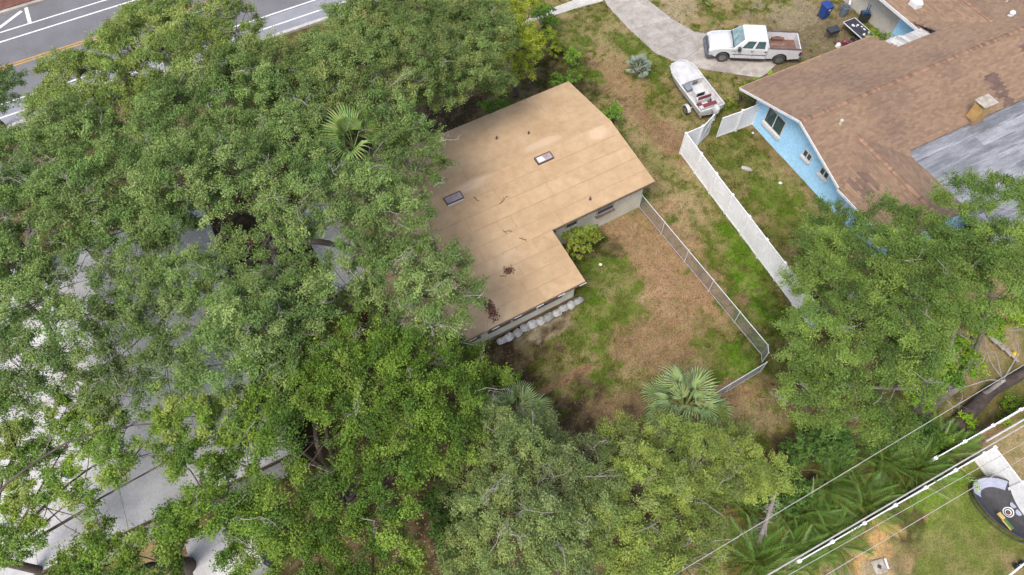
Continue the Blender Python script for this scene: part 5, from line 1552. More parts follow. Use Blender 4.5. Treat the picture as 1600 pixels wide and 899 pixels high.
def curve(a, b, n, sagz, r, wob):
    """a limb: one smooth bow and a little sway, never a zigzag"""
    a, b = np.array(a), np.array(b)
    L = np.linalg.norm(b - a)
    w1, w2, ph = r.normal(0, wob * L * 1.4, 3), r.normal(0, wob * L * .6, 3), r.uniform(0, 6.28)
    pts = []
    for k in range(n + 1):
        t = k / n
        p = a * (1 - t) + b * t + np.array([0, 0, sagz * L * math.sin(math.pi * t)])
        pts.append(p + w1 * math.sin(math.pi * t) + w2 * (math.sin(2 * math.pi * t) + .4 * math.sin(4 * math.pi * t + ph) * math.sin(math.pi * t)))
    return pts

def make_tree(name, label, cat, base, fork_h, lobes, seed, spacing=.62, rad=.5, n_leaf=90, L=.15, W=.075, tones=(), bark='bark_oak', trunk_r=.4,
              holes=(), thin=0.0, flat=.72, dead=0, group=None, up=.55, vert=.62, fork_off=(0, 0), limb_n=None, shell=.75, drop=0.0, extra_limbs=()):
    n_leaf, L, W, spacing, rad = int(n_leaf * 2.15), L * .76, W * .80, spacing * .965, rad * 1.05
    r = np.random.default_rng(seed)
    P_ = puffs_of(lobes, seed, spacing, holes, shell, flat, thin)
    t = thing(name, label, cat, (base[0], base[1], 0), 0, group)
    o = np.array([base[0], base[1], 0.0])
    cr = link('crown', leaf_mesh('crown', P_ - o, r, rad, n_leaf, L, W, tones, up=up, vert=vert, drop=drop), t)
    # wood: trunk, limbs to the lobes, branches to groups of clumps, twigs to the clumps
    mb = MB()
    fork = np.array([base[0] + fork_off[0], base[1] + fork_off[1], fork_h])
    mb.tube([o - o + [0, 0, -.2], o - o + [0, 0, .15], (fork - o) * .5 + r.normal(0, .12, 3) * [1, 1, 0], fork - o], [trunk_r * 1.5, trunk_r * 1.1, trunk_r * .92, trunk_r * .8], 12)
    k = limb_n or max(4, min(9, len(lobes) // 2))
    c, a = kmeans(P_.copy(), k, r)
    nodes, nrad = [fork], [trunk_r * .7]
    for j in range(k):
        if not (a == j).any():
            continue
        tip = c[j] - [0, 0, .5]
        r0 = trunk_r * r.uniform(.26, .42)
        pts = curve(fork - [0, 0, .3 * r.random()], tip, 9, r.uniform(.02, .14), r, .06)
        rr_ = [r0 * (1 - .72 * q / 9) for q in range(10)]
        mb.tube([p - o for p in pts], rr_, 8)
        sub = P_[a == j]
        k2 = max(2, len(sub) // 14)
        c2, a2 = kmeans(sub.copy(), k2, r, 4)
        for i in range(k2):
            s2 = sub[a2 == i]
            if not len(s2):
                continue
            tgt = c2[i] - [0, 0, .3]
            dist = [np.linalg.norm(p - tgt) for p in pts[2:]]
            q = int(np.argmin(dist)) + 2
            st_ = pts[max(2, q - 1)]
            rb = max(.028, rr_[max(2, q - 1)] * .5)
            bp = curve(st_, tgt, 6, .04, r, .06)
            mb.tube([p - o for p in bp], [rb * (1 - .6 * z / 6) for z in range(7)], 6)
            for p in s2:
                d2 = [np.linalg.norm(p - z) for z in bp[1:]]
                z = int(np.argmin(d2)) + 1
                mb.tube([bp[z] - o, (bp[z] + p) / 2 - o + r.normal(0, .06, 3), p - o + [0, 0, .1]], [.022, .016, .008], 4, cap=False)
    for pth, ra, rb in extra_limbs:
        mb.tube([np.array(p) - o for p in pth], np.linspace(ra, rb, len(pth)), 9)
    tr_o = part('trunk', mb, bark, t, smooth=True)
    if dead:
        mb = MB()
        for k in range(dead):
            p = P_[r.integers(0, len(P_))] + r.normal(0, .25, 3) + [0, 0, .2]
            az = r.uniform(0, 6.28)
            def grow(p, d, ln, ra, depth):
                q = p + d * ln * .5 + r.normal(0, .05, 3); e = p + d * ln + r.normal(0, .06, 3)
                mb.tube([p - o, q - o, e - o], [ra, ra * .8, ra * .55], 4, cap=False)
                if depth:
                    for _ in range(2 + (r.random() < .4)):
                        nd_ = unit(d + r.normal(0, .55, 3) + [0, 0, .12])
                        grow(p + (e - p) * r.uniform(.4, 1), nd_, ln * r.uniform(.5, .75), ra * .55, depth - 1)
            grow(p, unit(np.array([math.cos(az), math.sin(az), .25])), r.uniform(.35, .9), .016, 2)
        part('dead_twigs', mb, 'dead_wood', t)['kind'] = 'stuff'
    return t

OAK = [(.092, .132, .044), (.106, .146, .052), (.080, .120, .042), (.124, .160, .062)]
OAKL = [(.125, .160, .048), (.105, .145, .045), (.145, .175, .060)]
BRI = [(.066, .108, .020), (.080, .123, .024), (.053, .090, .019), (.098, .138, .030)]
OLV = [(.120, .152, .058), (.100, .132, .050), (.142, .172, .064), (.125, .150, .068)]
GRN = [(.076, .116, .031), (.090, .132, .036), (.064, .099, .029), (.106, .148, .040)]

make_tree('oak_tree', 'huge live oak whose limbs spread over the tan roof and carport', 'tree', (-13.33, 19.83, 0.00), 5.0,
          [(-15.44, 24.13, 9.50, 2.7), (-13.11, 25.62, 9.50, 2.6), (-10.29, 22.66, 10.00, 2.3), (-14.21, 20.13, 10.30, 2.5), (-12.04, 20.43, 10.60, 1.9), (-9.49, 19.47, 10.00, 2.0), (-7.42, 17.92, 9.50, 2.0), (-6.06, 19.47, 9.30, 1.8), (-4.98, 23.77, 9.00, 1.7), (-6.36, 25.25, 9.00, 1.9), (-4.48, 22.15, 8.30, 0.9), (-5.43, 16.74, 9.00, 2.0), (-3.35, 16.07, 8.50, 1.6), (-2.02, 15.49, 8.00, 0.9), (-4.67, 19.30, 8.80, 1.2), (-15.79, 19.11, 9.30, 1.6), (-13.35, 19.27, 9.80, 1.3), (-14.15, 16.29, 9.20, 1.3), (-12.05, 15.58, 9.30, 1.4), (-10.17, 16.29, 9.20, 1.1), (-8.90, 17.68, 9.60, 1.4), (-10.67, 18.56, 9.80, 0.8), (-12.57, 17.75, 9.50, 0.8), (-4.28, 17.51, 8.60, 1.3), (-4.41, 14.80, 8.20, 1.3), (-3.05, 14.91, 8.00, 1.1), (-4.67, 23.54, 8.80, 1.5), (-6.72, 15.39, 8.00, 1.3), (-8.89, 14.82, 9.00, 1.9), (-10.38, 13.49, 9.50, 2.1), (-12.83, 15.15, 9.50, 1.6), (-15.22, 15.62, 9.50, 1.9), (-14.10, 14.06, 9.00, 1.8), (-11.82, 12.39, 8.80, 1.8), (-14.40, 11.82, 8.50, 1.5), (-9.51, 12.83, 8.50, 1.7), (-16.07, 11.25, 8.20, 1.3), (-7.00, 20.41, 9.50, 1.6), (-5.35, 18.76, 8.80, 1.2)],
          101, spacing=.68, rad=.54, n_leaf=310, L=.12, W=.07, tones=OAK, trunk_r=.55, dead=170, fork_off=(.9, .6), limb_n=7,
          holes=[(-12.22, 19.63, 8.00, 0.55), (-8.32, 17.43, 7.00, 0.85), (-7.92, 23.65, 9.00, 1.6), (-13.89, 18.08, 8.00, 0.55), (-14.27, 13.71, 7.00, 0.7)])
make_tree('oak_tree', 'broad live oak at the left edge above the white roof', 'tree', (-25.10, 20.16, 0.00), 4.5,
          [(-23.81, 22.99, 8.50, 2.5), (-21.02, 23.36, 9.00, 2.5), (-21.70, 19.51, 9.00, 2.6), (-19.02, 19.68, 9.50, 2.4), (-21.88, 16.73, 8.50, 2.4), (-19.30, 16.58, 9.00, 2.2), (-20.20, 14.33, 8.50, 2.2), (-17.79, 13.12, 8.50, 1.8), (-17.51, 20.97, 9.50, 2.2), (-17.18, 18.45, 9.00, 1.9), (-20.86, 12.33, 8.00, 1.5), (-16.49, 13.82, 8.30, 1.4), (-19.16, 11.95, 8.20, 1.3), (-17.45, 11.53, 8.20, 1.2), (-22.03, 15.12, 8.20, 1.6), (-19.97, 11.00, 7.80, 1.2), (-22.00, 13.98, 8.00, 1.5)],
          102, spacing=.68, rad=.54, n_leaf=310, L=.12, W=.07, tones=OAK, trunk_r=.5, dead=90, holes=[(-18.47, 15.39, 8.00, 0.9), (-19.02, 13.22, 8.00, 0.7), (-21.29, 17.91, 8.00, 0.6)])
make_tree('oak_tree', 'yellow-green oak overhanging the road at the top left', 'tree', (-24.26, 34.28, 0.00), 4.5,
          [(-24.61, 29.99, 8.00, 1.4), (-25.01, 28.58, 7.50, 1.2), (-22.61, 28.86, 8.50, 1.5), (-20.12, 32.13, 9.00, 1.9), (-20.12, 29.61, 9.00, 2.3), (-18.19, 33.34, 9.30, 2.4), (-16.91, 29.04, 9.50, 2.6), (-15.39, 31.76, 9.30, 2.2), (-20.41, 26.85, 8.50, 2.5), (-22.92, 26.67, 8.00, 1.6), (-17.94, 27.02, 9.00, 2.2), (-15.39, 27.97, 9.40, 2.0)],
          103, spacing=.67, rad=.53, n_leaf=300, L=.12, W=.07, tones=OAKL, trunk_r=.45, dead=50, holes=[(-18.93, 30.90, 8.00, 0.6)])
make_tree('oak_tree', 'dense rounded oak between the road and the tan house', 'tree', (-8.70, 35.46, 0.00), 4.0,
          [(-12.51, 28.17, 9.30, 2.0), (-9.91, 29.61, 9.30, 2.0), (-10.56, 26.50, 9.50, 2.3), (-7.99, 32.29, 9.00, 2.2), (-8.05, 28.20, 9.40, 2.6), (-5.68, 33.19, 9.00, 2.3), (-5.39, 29.36, 9.00, 2.6), (-3.05, 33.29, 8.50, 2.3), (-2.75, 29.93, 8.50, 2.4), (-1.43, 32.04, 8.00, 1.7), (-0.91, 30.88, 6.50, 1.1), (-3.81, 28.82, 7.50, 1.5), (-13.55, 27.94, 9.00, 1.6), (-1.48, 34.75, 8.00, 1.6)],
          104, spacing=.64, rad=.52, n_leaf=300, L=.115, W=.066, tones=[(.095, .130, .046), (.105, .140, .050), (.085, .120, .042), (.125, .150, .055)], trunk_r=.45, dead=24)
make_tree('small_tree', 'dark leafy tree top poking in over the road at the left edge', 'tree', (-33.68, 33.41, 0.00), 3.0,
          [(-29.00, 30.65, 6.00, 1.0), (-29.14, 29.62, 6.50, 1.2), (-29.23, 31.68, 6.00, 0.8)], 105, spacing=.5, rad=.4, n_leaf=110, L=.13, W=.07, tones=[(.06, .095, .032), (.07, .105, .036)], bark='bark_dark', trunk_r=.15)
make_tree('yellow_tree', 'yellow-leaved tree beside the footpath at the top', 'tree', (0.22, 36.37, 0.00), 1.6,
          [(0.50, 39.89, 4.60, 1.5), (0.00, 36.65, 5.20, 1.55), (0.48, 35.02, 4.40, 1.4), (0.83, 37.63, 3.80, 1.3), (-0.41, 38.85, 5.20, 1.4), (0.60, 34.42, 3.60, 0.9)], 106, spacing=.45, rad=.38, n_leaf=120, L=.12, W=.07,
          tones=[(.175, .200, .032), (.205, .225, .045), (.140, .172, .030)], bark='bark_dark', trunk_r=.16, dead=0)
make_tree('laurel_tree', 'tall vivid green tree left of the back yard', 'tree', (-7.45, 8.69, 0.00), 4.5,
          [(-9.05, 11.62, 8.00, 1.6), (-7.06, 12.25, 8.50, 1.6), (-4.86, 12.53, 8.50, 1.6), (-3.50, 13.71, 7.00, 1.2), (-2.56, 10.99, 8.50, 1.5), (-3.96, 10.12, 9.00, 1.7), (-5.79, 9.54, 9.50, 1.7), (-7.77, 9.09, 9.00, 1.6), (-9.88, 10.37, 8.00, 1.2), (-2.59, 9.01, 8.50, 1.5), (-4.26, 7.74, 9.00, 1.5), (-6.24, 6.57, 9.00, 1.5), (-8.23, 6.58, 8.50, 1.5), (-3.70, 5.78, 8.50, 1.3), (-5.46, 4.90, 8.50, 1.5), (-7.38, 4.77, 8.00, 1.4), (-9.40, 5.10, 8.00, 1.3), (-1.71, 13.25, 6.00, 0.9), (-0.87, 12.91, 5.00, 0.7), (-10.75, 8.92, 8.00, 1.1), (-2.39, 14.35, 5.00, 0.8), (-4.56, 4.23, 8.00, 1.4)],
          107, spacing=.70, rad=.58, n_leaf=330, L=.12, W=.08, tones=BRI, bark='bark_dark', trunk_r=.42, dead=26, vert=.55,
          holes=[(-7.29, 8.52, 7.00, 0.75), (-2.76, 7.57, 7.00, 0.8), (-2.50, 5.72, 6.00, 1.1), (-8.43, 8.46, 7.00, 0.4), (-9.37, 7.95, 7.00, 0.6)], limb_n=9, flat=.65)
make_tree('laurel_tree', 'bright green tree with a thick brown trunk at the bottom left', 'tree', (-14.22, 5.35, -0.00), 3.5,
          [(-11.09, 6.47, 8.00, 1.1), (-12.22, 5.71, 8.30, 1.3), (-13.46, 4.92, 7.80, 1.2), (-15.12, 4.72, 7.00, 1.0), (-16.74, 4.74, 6.20, 0.9), (-12.23, 5.06, 7.00, 1.0), (-10.02, 6.47, 8.00, 0.9), (-12.38, 8.41, 8.00, 0.9), (-11.01, 7.79, 8.00, 0.9)],
          108, spacing=.62, rad=.52, n_leaf=300, L=.12, W=.08, tones=BRI, bark='bark_dark', trunk_r=.45, dead=8, vert=.55, flat=.6, holes=[(-11.13, 5.29, 6.00, 0.8)], thin=.12)
make_tree('open_tree', 'thin leaning tree with open clumps over the white roof', 'tree', (-19.18, 5.35, -0.00), 5.2,
          [(-18.53, 8.19, 7.50, 1.15), (-19.82, 9.35, 7.50, 1.0), (-17.28, 7.44, 7.50, 0.8), (-19.34, 6.83, 7.00, 0.75), (-16.52, 9.83, 8.00, 1.05), (-14.87, 8.92, 8.00, 1.0), (-14.00, 9.44, 8.00, 1.1), (-15.12, 8.04, 8.00, 0.6), (-16.40, 6.95, 7.00, 0.6), (-18.30, 5.99, 7.00, 0.65), (-20.42, 10.64, 8.00, 0.8), (-17.92, 10.24, 8.00, 0.6), (-12.47, 9.65, 8.50, 1.1), (-11.06, 10.05, 8.50, 1.1), (-19.32, 5.62, 6.50, 0.9), (-16.14, 6.10, 6.50, 0.5)],
          109, spacing=.50, rad=.44, n_leaf=240, L=.12, W=.075, tones=[(.10, .15, .03), (.12, .165, .035), (.085, .13, .032), (.14, .17, .05)], bark='bark_dark', trunk_r=.2, dead=12, vert=.6, thin=.08, fork_off=(-1.3, -.1), flat=.6, limb_n=7)
make_tree('olive_tree', 'grey-green tree standing left of the fan palm at the bottom', 'tree', (0.91, 6.90, 0.00), 3.5,
          [(-1.21, 10.17, 6.30, 1.4), (0.00, 8.76, 7.30, 1.5), (-1.51, 8.12, 7.30, 1.4), (1.21, 10.07, 6.20, 1.2), (1.47, 7.60, 7.80, 1.6), (-0.47, 6.40, 8.30, 1.6), (-1.54, 5.01, 7.30, 1.2), (1.16, 5.60, 8.30, 1.6), (3.03, 8.84, 6.20, 1.1), (3.06, 6.64, 7.30, 1.3), (0.00, 4.66, 8.00, 1.4), (1.87, 4.53, 7.50, 1.3)],
          110, spacing=.58, rad=.48, n_leaf=310, L=.115, W=.056, tones=OLV, trunk_r=.3, dead=34, vert=.7)
make_tree('olive_tree', 'spreading olive-green tree below the fan palm', 'tree', (8.24, 7.49, 0.00), 2.8,
          [(4.83, 10.10, 5.30, 1.2), (6.76, 10.41, 4.80, 1.1), (8.25, 9.70, 5.20, 1.3), (5.29, 7.89, 6.30, 1.5), (7.20, 7.63, 6.30, 1.5), (9.73, 8.84, 5.30, 1.3), (9.99, 10.44, 4.30, 1.0), (3.60, 5.48, 7.20, 1.4), (5.51, 5.80, 6.80, 1.4), (7.37, 5.92, 6.20, 1.2), (11.27, 8.86, 4.30, 0.9), (9.61, 11.44, 3.60, 0.6), (4.77, 4.42, 6.80, 1.3), (6.86, 4.55, 6.00, 1.0)],
          111, spacing=.58, rad=.48, n_leaf=310, L=.115, W=.056, tones=[(.132, .165, .046), (.112, .145, .042), (.158, .190, .054), (.120, .146, .052)], trunk_r=.25, dead=20, vert=.7)
make_tree('shade_tree', 'wide umbrella-crowned tree beside the blue house', 'tree', (21.34, 13.62, 0.00), 3.6,
          [(16.19, 21.00, 6.50, 1.3), (14.95, 19.53, 6.40, 1.3), (14.11, 18.13, 6.00, 1.0), (14.30, 16.80, 7.30, 1.6), (16.33, 17.91, 8.00, 1.7), (19.14, 19.52, 8.00, 1.5), (21.86, 21.38, 7.40, 1.2), (17.52, 16.63, 8.40, 1.8), (20.11, 17.64, 8.40, 1.7), (21.68, 16.54, 8.00, 1.6), (15.13, 15.00, 8.40, 1.7), (17.10, 14.23, 8.40, 1.7), (19.30, 15.16, 8.40, 1.6), (13.41, 14.29, 7.40, 1.5), (14.57, 12.87, 7.80, 1.5), (16.77, 12.65, 7.30, 1.3), (13.03, 13.26, 6.30, 1.3), (12.55, 12.31, 5.30, 1.0), (13.53, 11.75, 6.30, 1.3), (15.30, 11.36, 5.80, 1.2), (16.95, 11.15, 4.80, 1.0), (24.21, 21.61, 7.00, 1.2), (23.60, 18.85, 7.40, 1.4), (17.85, 20.22, 7.30, 1.2), (22.19, 18.93, 7.80, 1.2)],
          112, spacing=.66, rad=.60, n_leaf=460, L=.11, W=.064, tones=GRN, bark='bark_oak', trunk_r=.42, dead=30, vert=.42, flat=.5, limb_n=10,
          holes=[(17.13, 19.95, 6.50, 0.45), (21.33, 21.19, 6.50, 0.55), (16.57, 12.78, 6.00, 0.35), (25.40, 21.00, 6.50, 0.6)])
make_tree('young_tree', 'bright lime-green young tree below the umbrella-crowned tree', 'tree', (24.58, 14.33, 0.00), 2.2,
          [(20.48, 14.46, 5.80, 1.0), (21.80, 15.57, 6.20, 1.0), (23.11, 16.07, 6.20, 0.8), (20.06, 13.31, 4.80, 0.8), (19.30, 12.89, 4.30, 0.7), (22.11, 14.25, 3.80, 0.5), (23.73, 15.68, 6.00, 0.9)],
          113, spacing=.46, rad=.38, n_leaf=80, L=.15, W=.10, tones=[(.080, .150, .02), (.10, .165, .025), (.125, .185, .028), (.07, .13, .022)], bark='dead_wood', trunk_r=.12, dead=8, vert=.6)

# ---- shrubs: several stems from the ground, leafy all round
def shrub(name, label, base, lobes, seed, tones, L=.12, W=.075, n_leaf=80, spacing=.34, rad=.27, group=None):
    r = np.random.default_rng(seed)
    P_ = puffs_of(lobes, seed, spacing, flat=.9, shell=.7)
    P_[:, 2] = np.maximum(P_[:, 2], .12)
    t = thing(name, label, 'shrub', (base[0], base[1], 0), 0, group); o = np.array([base[0], base[1], 0.0])
    link('foliage', leaf_mesh('foliage', P_ - o, r, rad, n_leaf, L, W, tones), t)
    mb = MB()
    for p in P_[r.permutation(len(P_))[:26]]:
        q = r.normal(0, .08, 3) * [1, 1, 0]
        mb.tube([q + [0, 0, -.05], (q + p - o) / 2 + r.normal(0, .05, 3) + [0, 0, .1], p - o], [.025, .018, .008], 5, cap=False)
    part('stems', mb, 'bark_dark', t)
LIME = [(.115, .185, .022), (.14, .205, .03), (.09, .155, .022)]
MIDG = [(.08, .14, .028), (.095, .155, .03), (.07, .12, .03)]
shrub('shrub', 'leafy flowering shrub at the end of the footpath', (2.44, 43.05, 0.00), [(2.32, 43.04, 0.90, 0.75), (2.06, 42.90, 1.40, 0.55), (2.77, 42.61, 0.80, 0.6)], 201, MIDG, group='shrubs in front of the tan house')
shrub('shrub', 'yellow-green shrub second from the footpath', (2.83, 40.19, 0.00), [(2.79, 40.47, 1.00, 0.7), (2.59, 40.40, 1.50, 0.5), (3.07, 40.17, 0.70, 0.55)], 202, [(.15, .18, .03), (.12, .16, .028)], group='shrubs in front of the tan house')
shrub('shrub', 'bright green upright shrub nearest the tan roof corner lawn', (4.19, 38.75, 0.00), [(4.14, 38.95, 0.80, 0.6), (4.20, 38.94, 1.20, 0.4)], 203, [(.078, .14, .022), (.095, .155, .028)], group='shrubs in front of the tan house')
shrub('shrub', 'bright green shrub touching the far corner of the tan roof', (3.76, 37.11, 0.00), [(3.13, 36.87, 0.80, 0.6), (4.15, 37.12, 0.80, 0.6), (3.64, 36.92, 1.10, 0.5)], 204, [(.078, .138, .024), (.09, .15, .026)], group='shrubs in front of the tan house')
shrub('shrub', 'low hedge shrub along the front wall of the tan house', (-1.08, 34.87, 0.00), [(-1.77, 34.00, 0.70, 0.5), (-0.93, 34.36, 0.80, 0.55), (-0.34, 35.15, 0.60, 0.4)], 205, MIDG)
shrub('shrub', 'small green shrub beside the right edge of the tan roof', (6.67, 33.87, 0.00), [(6.65, 33.98, 0.60, 0.5), (6.35, 33.60, 0.40, 0.4), (6.87, 33.83, 0.40, 0.35)], 206, [(.09, .17, .025), (.08, .15, .03)])
shrub('shrub', 'straggly yellow-green bush in the inner corner of the tan house', (3.97, 23.30, 0.00), [(3.56, 24.12, 1.00, 0.65), (4.17, 23.51, 0.90, 0.7), (3.73, 23.04, 0.60, 0.55), (4.73, 24.15, 0.50, 0.5), (3.35, 24.61, 1.60, 0.35), (4.88, 24.35, 1.00, 0.3)], 207, [(.13, .165, .03), (.105, .145, .03), (.16, .18, .04)])
shrub('shrub', 'olive bush at the front corner of the blue house', (15.51, 35.88, 0.00), [(15.44, 35.54, 0.80, 0.5), (14.98, 35.37, 0.50, 0.4), (15.82, 35.25, 0.50, 0.35)], 208, [(.12, .145, .03), (.10, .13, .03)])
shrub('shrub', 'bright green tuft growing against the blue house gutter', (17.44, 38.11, 0.00), [(17.22, 37.55, 0.40, 0.3), (17.70, 37.80, 0.40, 0.25)], 209, LIME)
shrub('shrub', 'leafy plant in the corner by the striped awning', (26.55, 41.80, 0.00), [(25.70, 41.11, 0.80, 0.45), (26.31, 41.02, 1.10, 0.4), (26.28, 41.08, 0.60, 0.4)], 210, [(.12, .17, .03), (.08, .13, .04)])
shrub('shrub', 'lime-green sapling on the rough grass beside the alley fence', (25.91, 13.34, 0.00), [(25.47, 13.42, 0.50, 0.4), (26.02, 13.91, 0.60, 0.35), (25.31, 13.09, 0.30, 0.3)], 211, LIME, n_leaf=50)
shrub('shrub', 'pale green plant in a bed on the corner lawn', (22.78, 9.56, 0.00), [(22.60, 9.62, 0.35, 0.22), (22.50, 9.76, 0.40, 0.18)], 212, [(.20, .25, .14), (.16, .21, .10)], n_leaf=60, L=.1, W=.05)
shrub('shrub', 'yellow-green weeds at the foot of the lime-green tree', (23.03, 12.64, 0.00), [(22.95, 12.74, 0.50, 0.35), (21.98, 11.73, 0.50, 0.4), (23.65, 13.14, 0.35, 0.25), (21.37, 11.66, 0.70, 0.5)], 213, LIME)
shrub('shrub', 'green weedy bush beside the left end of the sandbags', (-0.85, 15.43, 0.00), [(-1.17, 15.26, 0.80, 0.6), (-0.50, 15.16, 0.60, 0.5), (-1.97, 14.54, 1.20, 0.7), (0.17, 14.89, 0.40, 0.4)], 214, BRI)

DARKG = [(.045, .085, .022), (.055, .098, .026), (.065, .11, .03)]
shrub('shrub', 'dark green brush below the umbrella-crowned tree, left of the palms', (14.88, 11.17, 0.00), [(14.54, 11.23, 1.00, 0.9), (15.37, 11.33, 1.20, 0.9), (13.77, 10.81, 0.80, 0.8), (15.87, 10.97, 1.30, 0.8)], 215, DARKG, n_leaf=110)
shrub('shrub', 'dark green brush between the olive-green tree and the dead trunk', (12.89, 8.69, 0.00), [(12.51, 8.69, 1.20, 0.9), (11.71, 8.15, 1.00, 0.7), (13.40, 9.04, 1.00, 0.8)], 216, DARKG, n_leaf=110)
shrub('shrub', 'dark green brush in the gap between the vivid and grey-green trees', (-2.58, 7.20, 0.00), [(-2.82, 7.42, 1.00, 0.9), (-2.49, 6.57, 1.00, 0.9), (-3.32, 8.44, 1.00, 0.9), (-2.32, 5.87, 1.00, 0.8)], 217, DARKG, n_leaf=110)
shrub('shrub', 'dark green brush behind the tops of the palm hedge row', (19.44, 11.56, 0.00), [(18.81, 11.56, 1.00, 0.7), (19.96, 11.85, 1.10, 0.8), (17.78, 11.23, 1.00, 0.7)], 218, DARKG, n_leaf=110)
# ---- palms
M['frond'] = attr_mat('frond', rough=.45, amp=0, translucent=.25, spec=.35)
def fan_frond(n, span, R_, petiole, cols, seed, solid=.55, droop=.35):
    """fan leaf: a stalk along +x, then leaflets joined near the hub and free at the tips"""
    q = random.Random(seed); mb = MB()
    mb.tube([(0, 0, 0), (petiole * .5, 0, .03), (petiole, 0, 0)], [.022, .016, .012], 5, cols[1])
    for k in range(n):
        a0 = -span / 2 + span * k / n; a1 = -span / 2 + span * (k + 1) / n; am = (a0 + a1) / 2
        rr_ = R_ * (.78 + .22 * math.cos(am)) * q.uniform(.92, 1.05)
        h = Vector((petiole, 0, 0))
        def pt(r_, a, z):
            return h + Vector((r_ * math.cos(a), r_ * math.sin(a), z))
        rm = rr_ * solid; zf_ = .05
        zt = -droop * rr_ * q.uniform(.5, 1.3)
        c = cols[0] if q.random() < .8 else cols[1]
        c = tuple(x * q.uniform(.85, 1.15) for x in c)
        vs = [pt(.01, am, 0), pt(rm, a0, -.04 * rr_), pt(rm, am, zf_), pt(rm, a1, -.04 * rr_), pt(rr_ * .85, am + (a0 - am) * .35, zt * .5), pt(rr_ * .85, am + (a1 - am) * .35, zt * .5), pt(rr_, am, zt)]
        mb.add(vs, [(0, 1, 2), (0, 2, 3), (1, 4, 2), (2, 4, 5), (2, 5, 3), (4, 6, 5)], c)
    return mb.mesh('frond', 'frond')
def pinnate_frond(L, n, leaf, cols, seed, arch=.5):
    q = random.Random(seed); mb = MB()
    def rp(t):
        return Vector((L * t * (1 - .25 * arch * t), 0, L * arch * (t * .9 - 1.25 * t * t)))
    mb.tube([rp(k / 6) for k in range(7)], [.022, .02, .017, .014, .011, .008, .004], 5, cols[1])
    for k in range(n):
        t = .16 + .84 * k / n
        p = rp(t); ll = leaf * math.sin(math.pi * (.12 + .80 * t)) ** .6 * q.uniform(.88, 1.1)
        for sg in (-1, 1):
            a = R(58 - 30 * t); d = Vector((math.cos(a), sg * math.sin(a), .22)).normalized()
            e = p + d * ll * .55; tip = p + d * ll + Vector((0, 0, -ll * .38))
            w = Vector((math.sin(a), -sg * math.cos(a), 0)) * .022
            c = tuple(x * q.uniform(.8, 1.2) for x in cols[0])
            mb.add([p - w * .5, p + w * .5, e + w, e - w, tip], [(0, 1, 2, 3), (3, 2, 4)], c)
    return mb.mesh('frond', 'frond')
def palm(name, label, base, h, meshes, n, seed, el0=78, el1=-35, trunk=.16, lean=(0, 0), bark='bark_oak', scale=(.85, 1.1), group=None, dry=None, azs=None):
    t = thing(name, label, 'palm', (base[0], base[1], 0), 0, group); q = random.Random(seed)
    if h > .15:
        mb = MB(); K = 6
        mb.tube([(lean[0] * (k / K) ** 2, lean[1] * (k / K) ** 2, -.1 + (h + .1) * k / K) for k in range(K + 1)], [trunk * (1.25 if k == 0 else 1.0 + .08 * (k % 2)) for k in range(K + 1)], 10)
        part('trunk', mb, bark, t)
    for k in range(n):
        u = (k + .5) / n
        el = R(el0 + (el1 - el0) * u ** .8 + q.uniform(-7, 7)); az = k * 2.39996 + q.uniform(-.25, .25) if azs is None else R(azs[k % len(azs)]) + q.uniform(-.15, .15)
        me = meshes[q.randrange(len(meshes))] if not (dry and u > .84) else dry
        s = q.uniform(*scale)
        link('frond', me, t, (lean[0], lean[1], h), (q.uniform(-.7, .7), -el, az), s)
    return t
SAB = [fan_frond(24, R(240), .78, 1.15, [(.22, .30, .13), (.27, .33, .11)], k, .34, .75) for k in range(3)]
SABD = fan_frond(22, R(220), .7, 1.05, [(.45, .32, .09), (.38, .30, .08)], 9, .34, .9)
palm('fan_palm', 'big sabal fan palm in the back yard, lower fronds yellowing', (8.29, 12.64, 0.00), 2.6, SAB, 44, 1, 80, -52, .19, scale=(.85, 1.3), dry=SABD)
palm('fan_palm', 'pale fan palm peeping out above the grey-green tree', (0.26, 11.90, 0.00), 3.6, SAB, 16, 2, 80, 5, .17, scale=(.8, .95))
WAS = [fan_frond(30, R(210), 1.15, .95, [(.20, .30, .085), (.24, .33, .09)], 20 + k, .6, .45) for k in range(3)]
palm('fan_palm', 'bright fan palm with huge leaves growing up through the oak', (-7.77, 23.84, 8.60), 8.6, WAS, 15, 3, 88, -22, .2, scale=(.95, 1.15), azs=[150, 200, 105, 250, 175, 290, 60, 225, 130, 20, 330, 265, 85])
SIL = [fan_frond(20, R(200), .55, .62, [(.25, .31, .26), (.28, .33, .27)], 30 + k, .3, .15) for k in range(2)]
palm('silver_palm', 'small silver-blue fan palm on the front lawn', (8.74, 38.37, 0.00), .45, SIL, 15, 4, 70, 12, .12, scale=(.85, 1.1))
ARE = [pinnate_frond(2.3, 22, .62, [(.105, .165, .03), (.18, .20, .05)], 40 + k, .55 + .2 * k) for k in range(3)]
AREY = [pinnate_frond(2.2, 22, .6, [(.26, .21, .06), (.24, .19, .06)], 50, .8)]
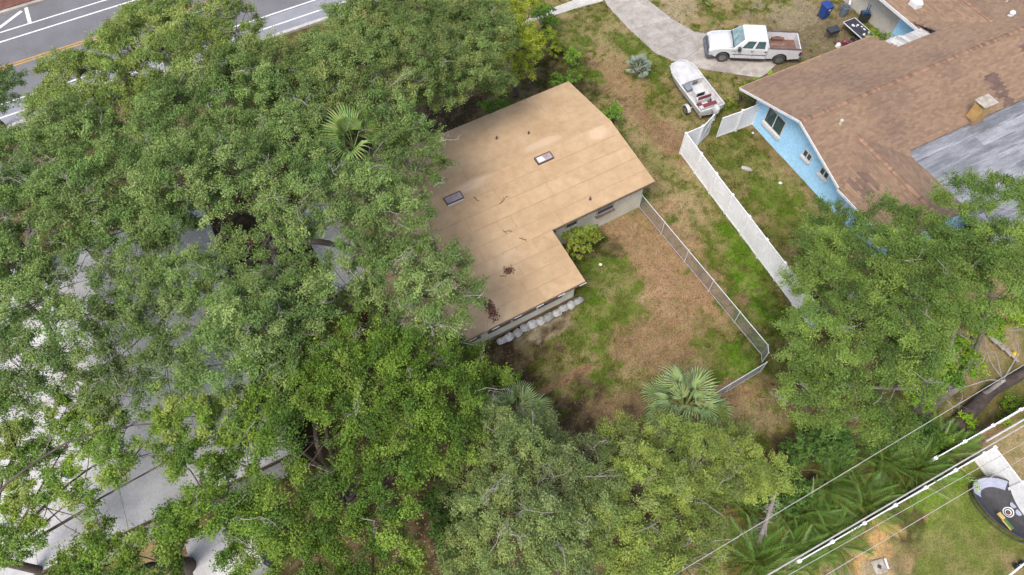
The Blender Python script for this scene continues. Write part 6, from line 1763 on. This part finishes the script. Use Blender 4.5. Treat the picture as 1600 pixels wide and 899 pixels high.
spots = [((11.29, 8.39, 0.00), 'palm clump left of the dead trunk under the upper wire'), ((11.34, 6.05, 0.00), 'bright palm clump at the bottom edge below the dead trunk'), ((13.85, 8.09, 0.00), 'palm clump just right of the dead trunk'), ((15.43, 9.62, 0.00), 'palm clump between the upper wire and the thick cable, leftmost'), ((16.77, 8.69, 0.00), 'palm clump leaning over the thick cable above the orange sand'),
         ((18.20, 10.58, 0.00), 'palm clump below the umbrella-crowned tree'), ((19.71, 10.26, 0.00), 'palm clump in the middle of the hedge row beside the cable'), ((21.17, 11.40, 0.00), 'palm clump at the right end of the hedge row'), ((14.81, 6.90, 0.00), 'palm clump on the edge of the orange sand'), ((12.88, 6.33, 0.00), 'palm clump over the lower end of the thick cable')]
for k, (p, lab) in enumerate(spots):
    col = 'yellowing areca ' if k == 0 else 'green areca '
    palm('areca_palm', col + lab, p, .1, ARE if k else ARE + AREY, 21, 60 + k, 84, 6, .1, dry=AREY[0], scale=(.85, 1.15) if k != 1 else (1.1, 1.35), group='areca palms along the alley')
SMALL = [pinnate_frond(.8, 12, .25, [(.16, .20, .05), (.18, .2, .05)], 70, .6)]
palm('cycad', 'small spiky cycad at the top edge above the drive', (14.45, 46.22, 0.00), .1, SMALL, 14, 80, 70, 10, .08)
# dead leaning trunk with dry spikes
dt = thing('dead_palm', 'grey dead leaning trunk with dry spikes among the palms', 'palm', (11.33, 6.33, 0.00))
a, b = Vector((11.33, 6.33, 0.00)), Vector((11.29, 8.19, 4.60)); b -= a; mb = MB()
mb.tube([b * (k / 6) for k in range(7)], [.11, .10, .10, .09, .08, .06, .03], 8); part('trunk', mb, 'dead_wood', dt)
mb = MB(); q = random.Random(8)
for k in range(110):
    t = q.uniform(.05, .95); p = b * t; d = Vector((q.gauss(0, 1), q.gauss(0, 1), q.gauss(-.1, .5))).normalized() * q.uniform(.35, .85) * (1 - .5 * t)
    mb.tube([p, p + d * .6, p + d + Vector((0, 0, -.1))], [.014, .010, .004], 4, cap=False)
part('dry_spikes', mb, 'dead_wood', dt)
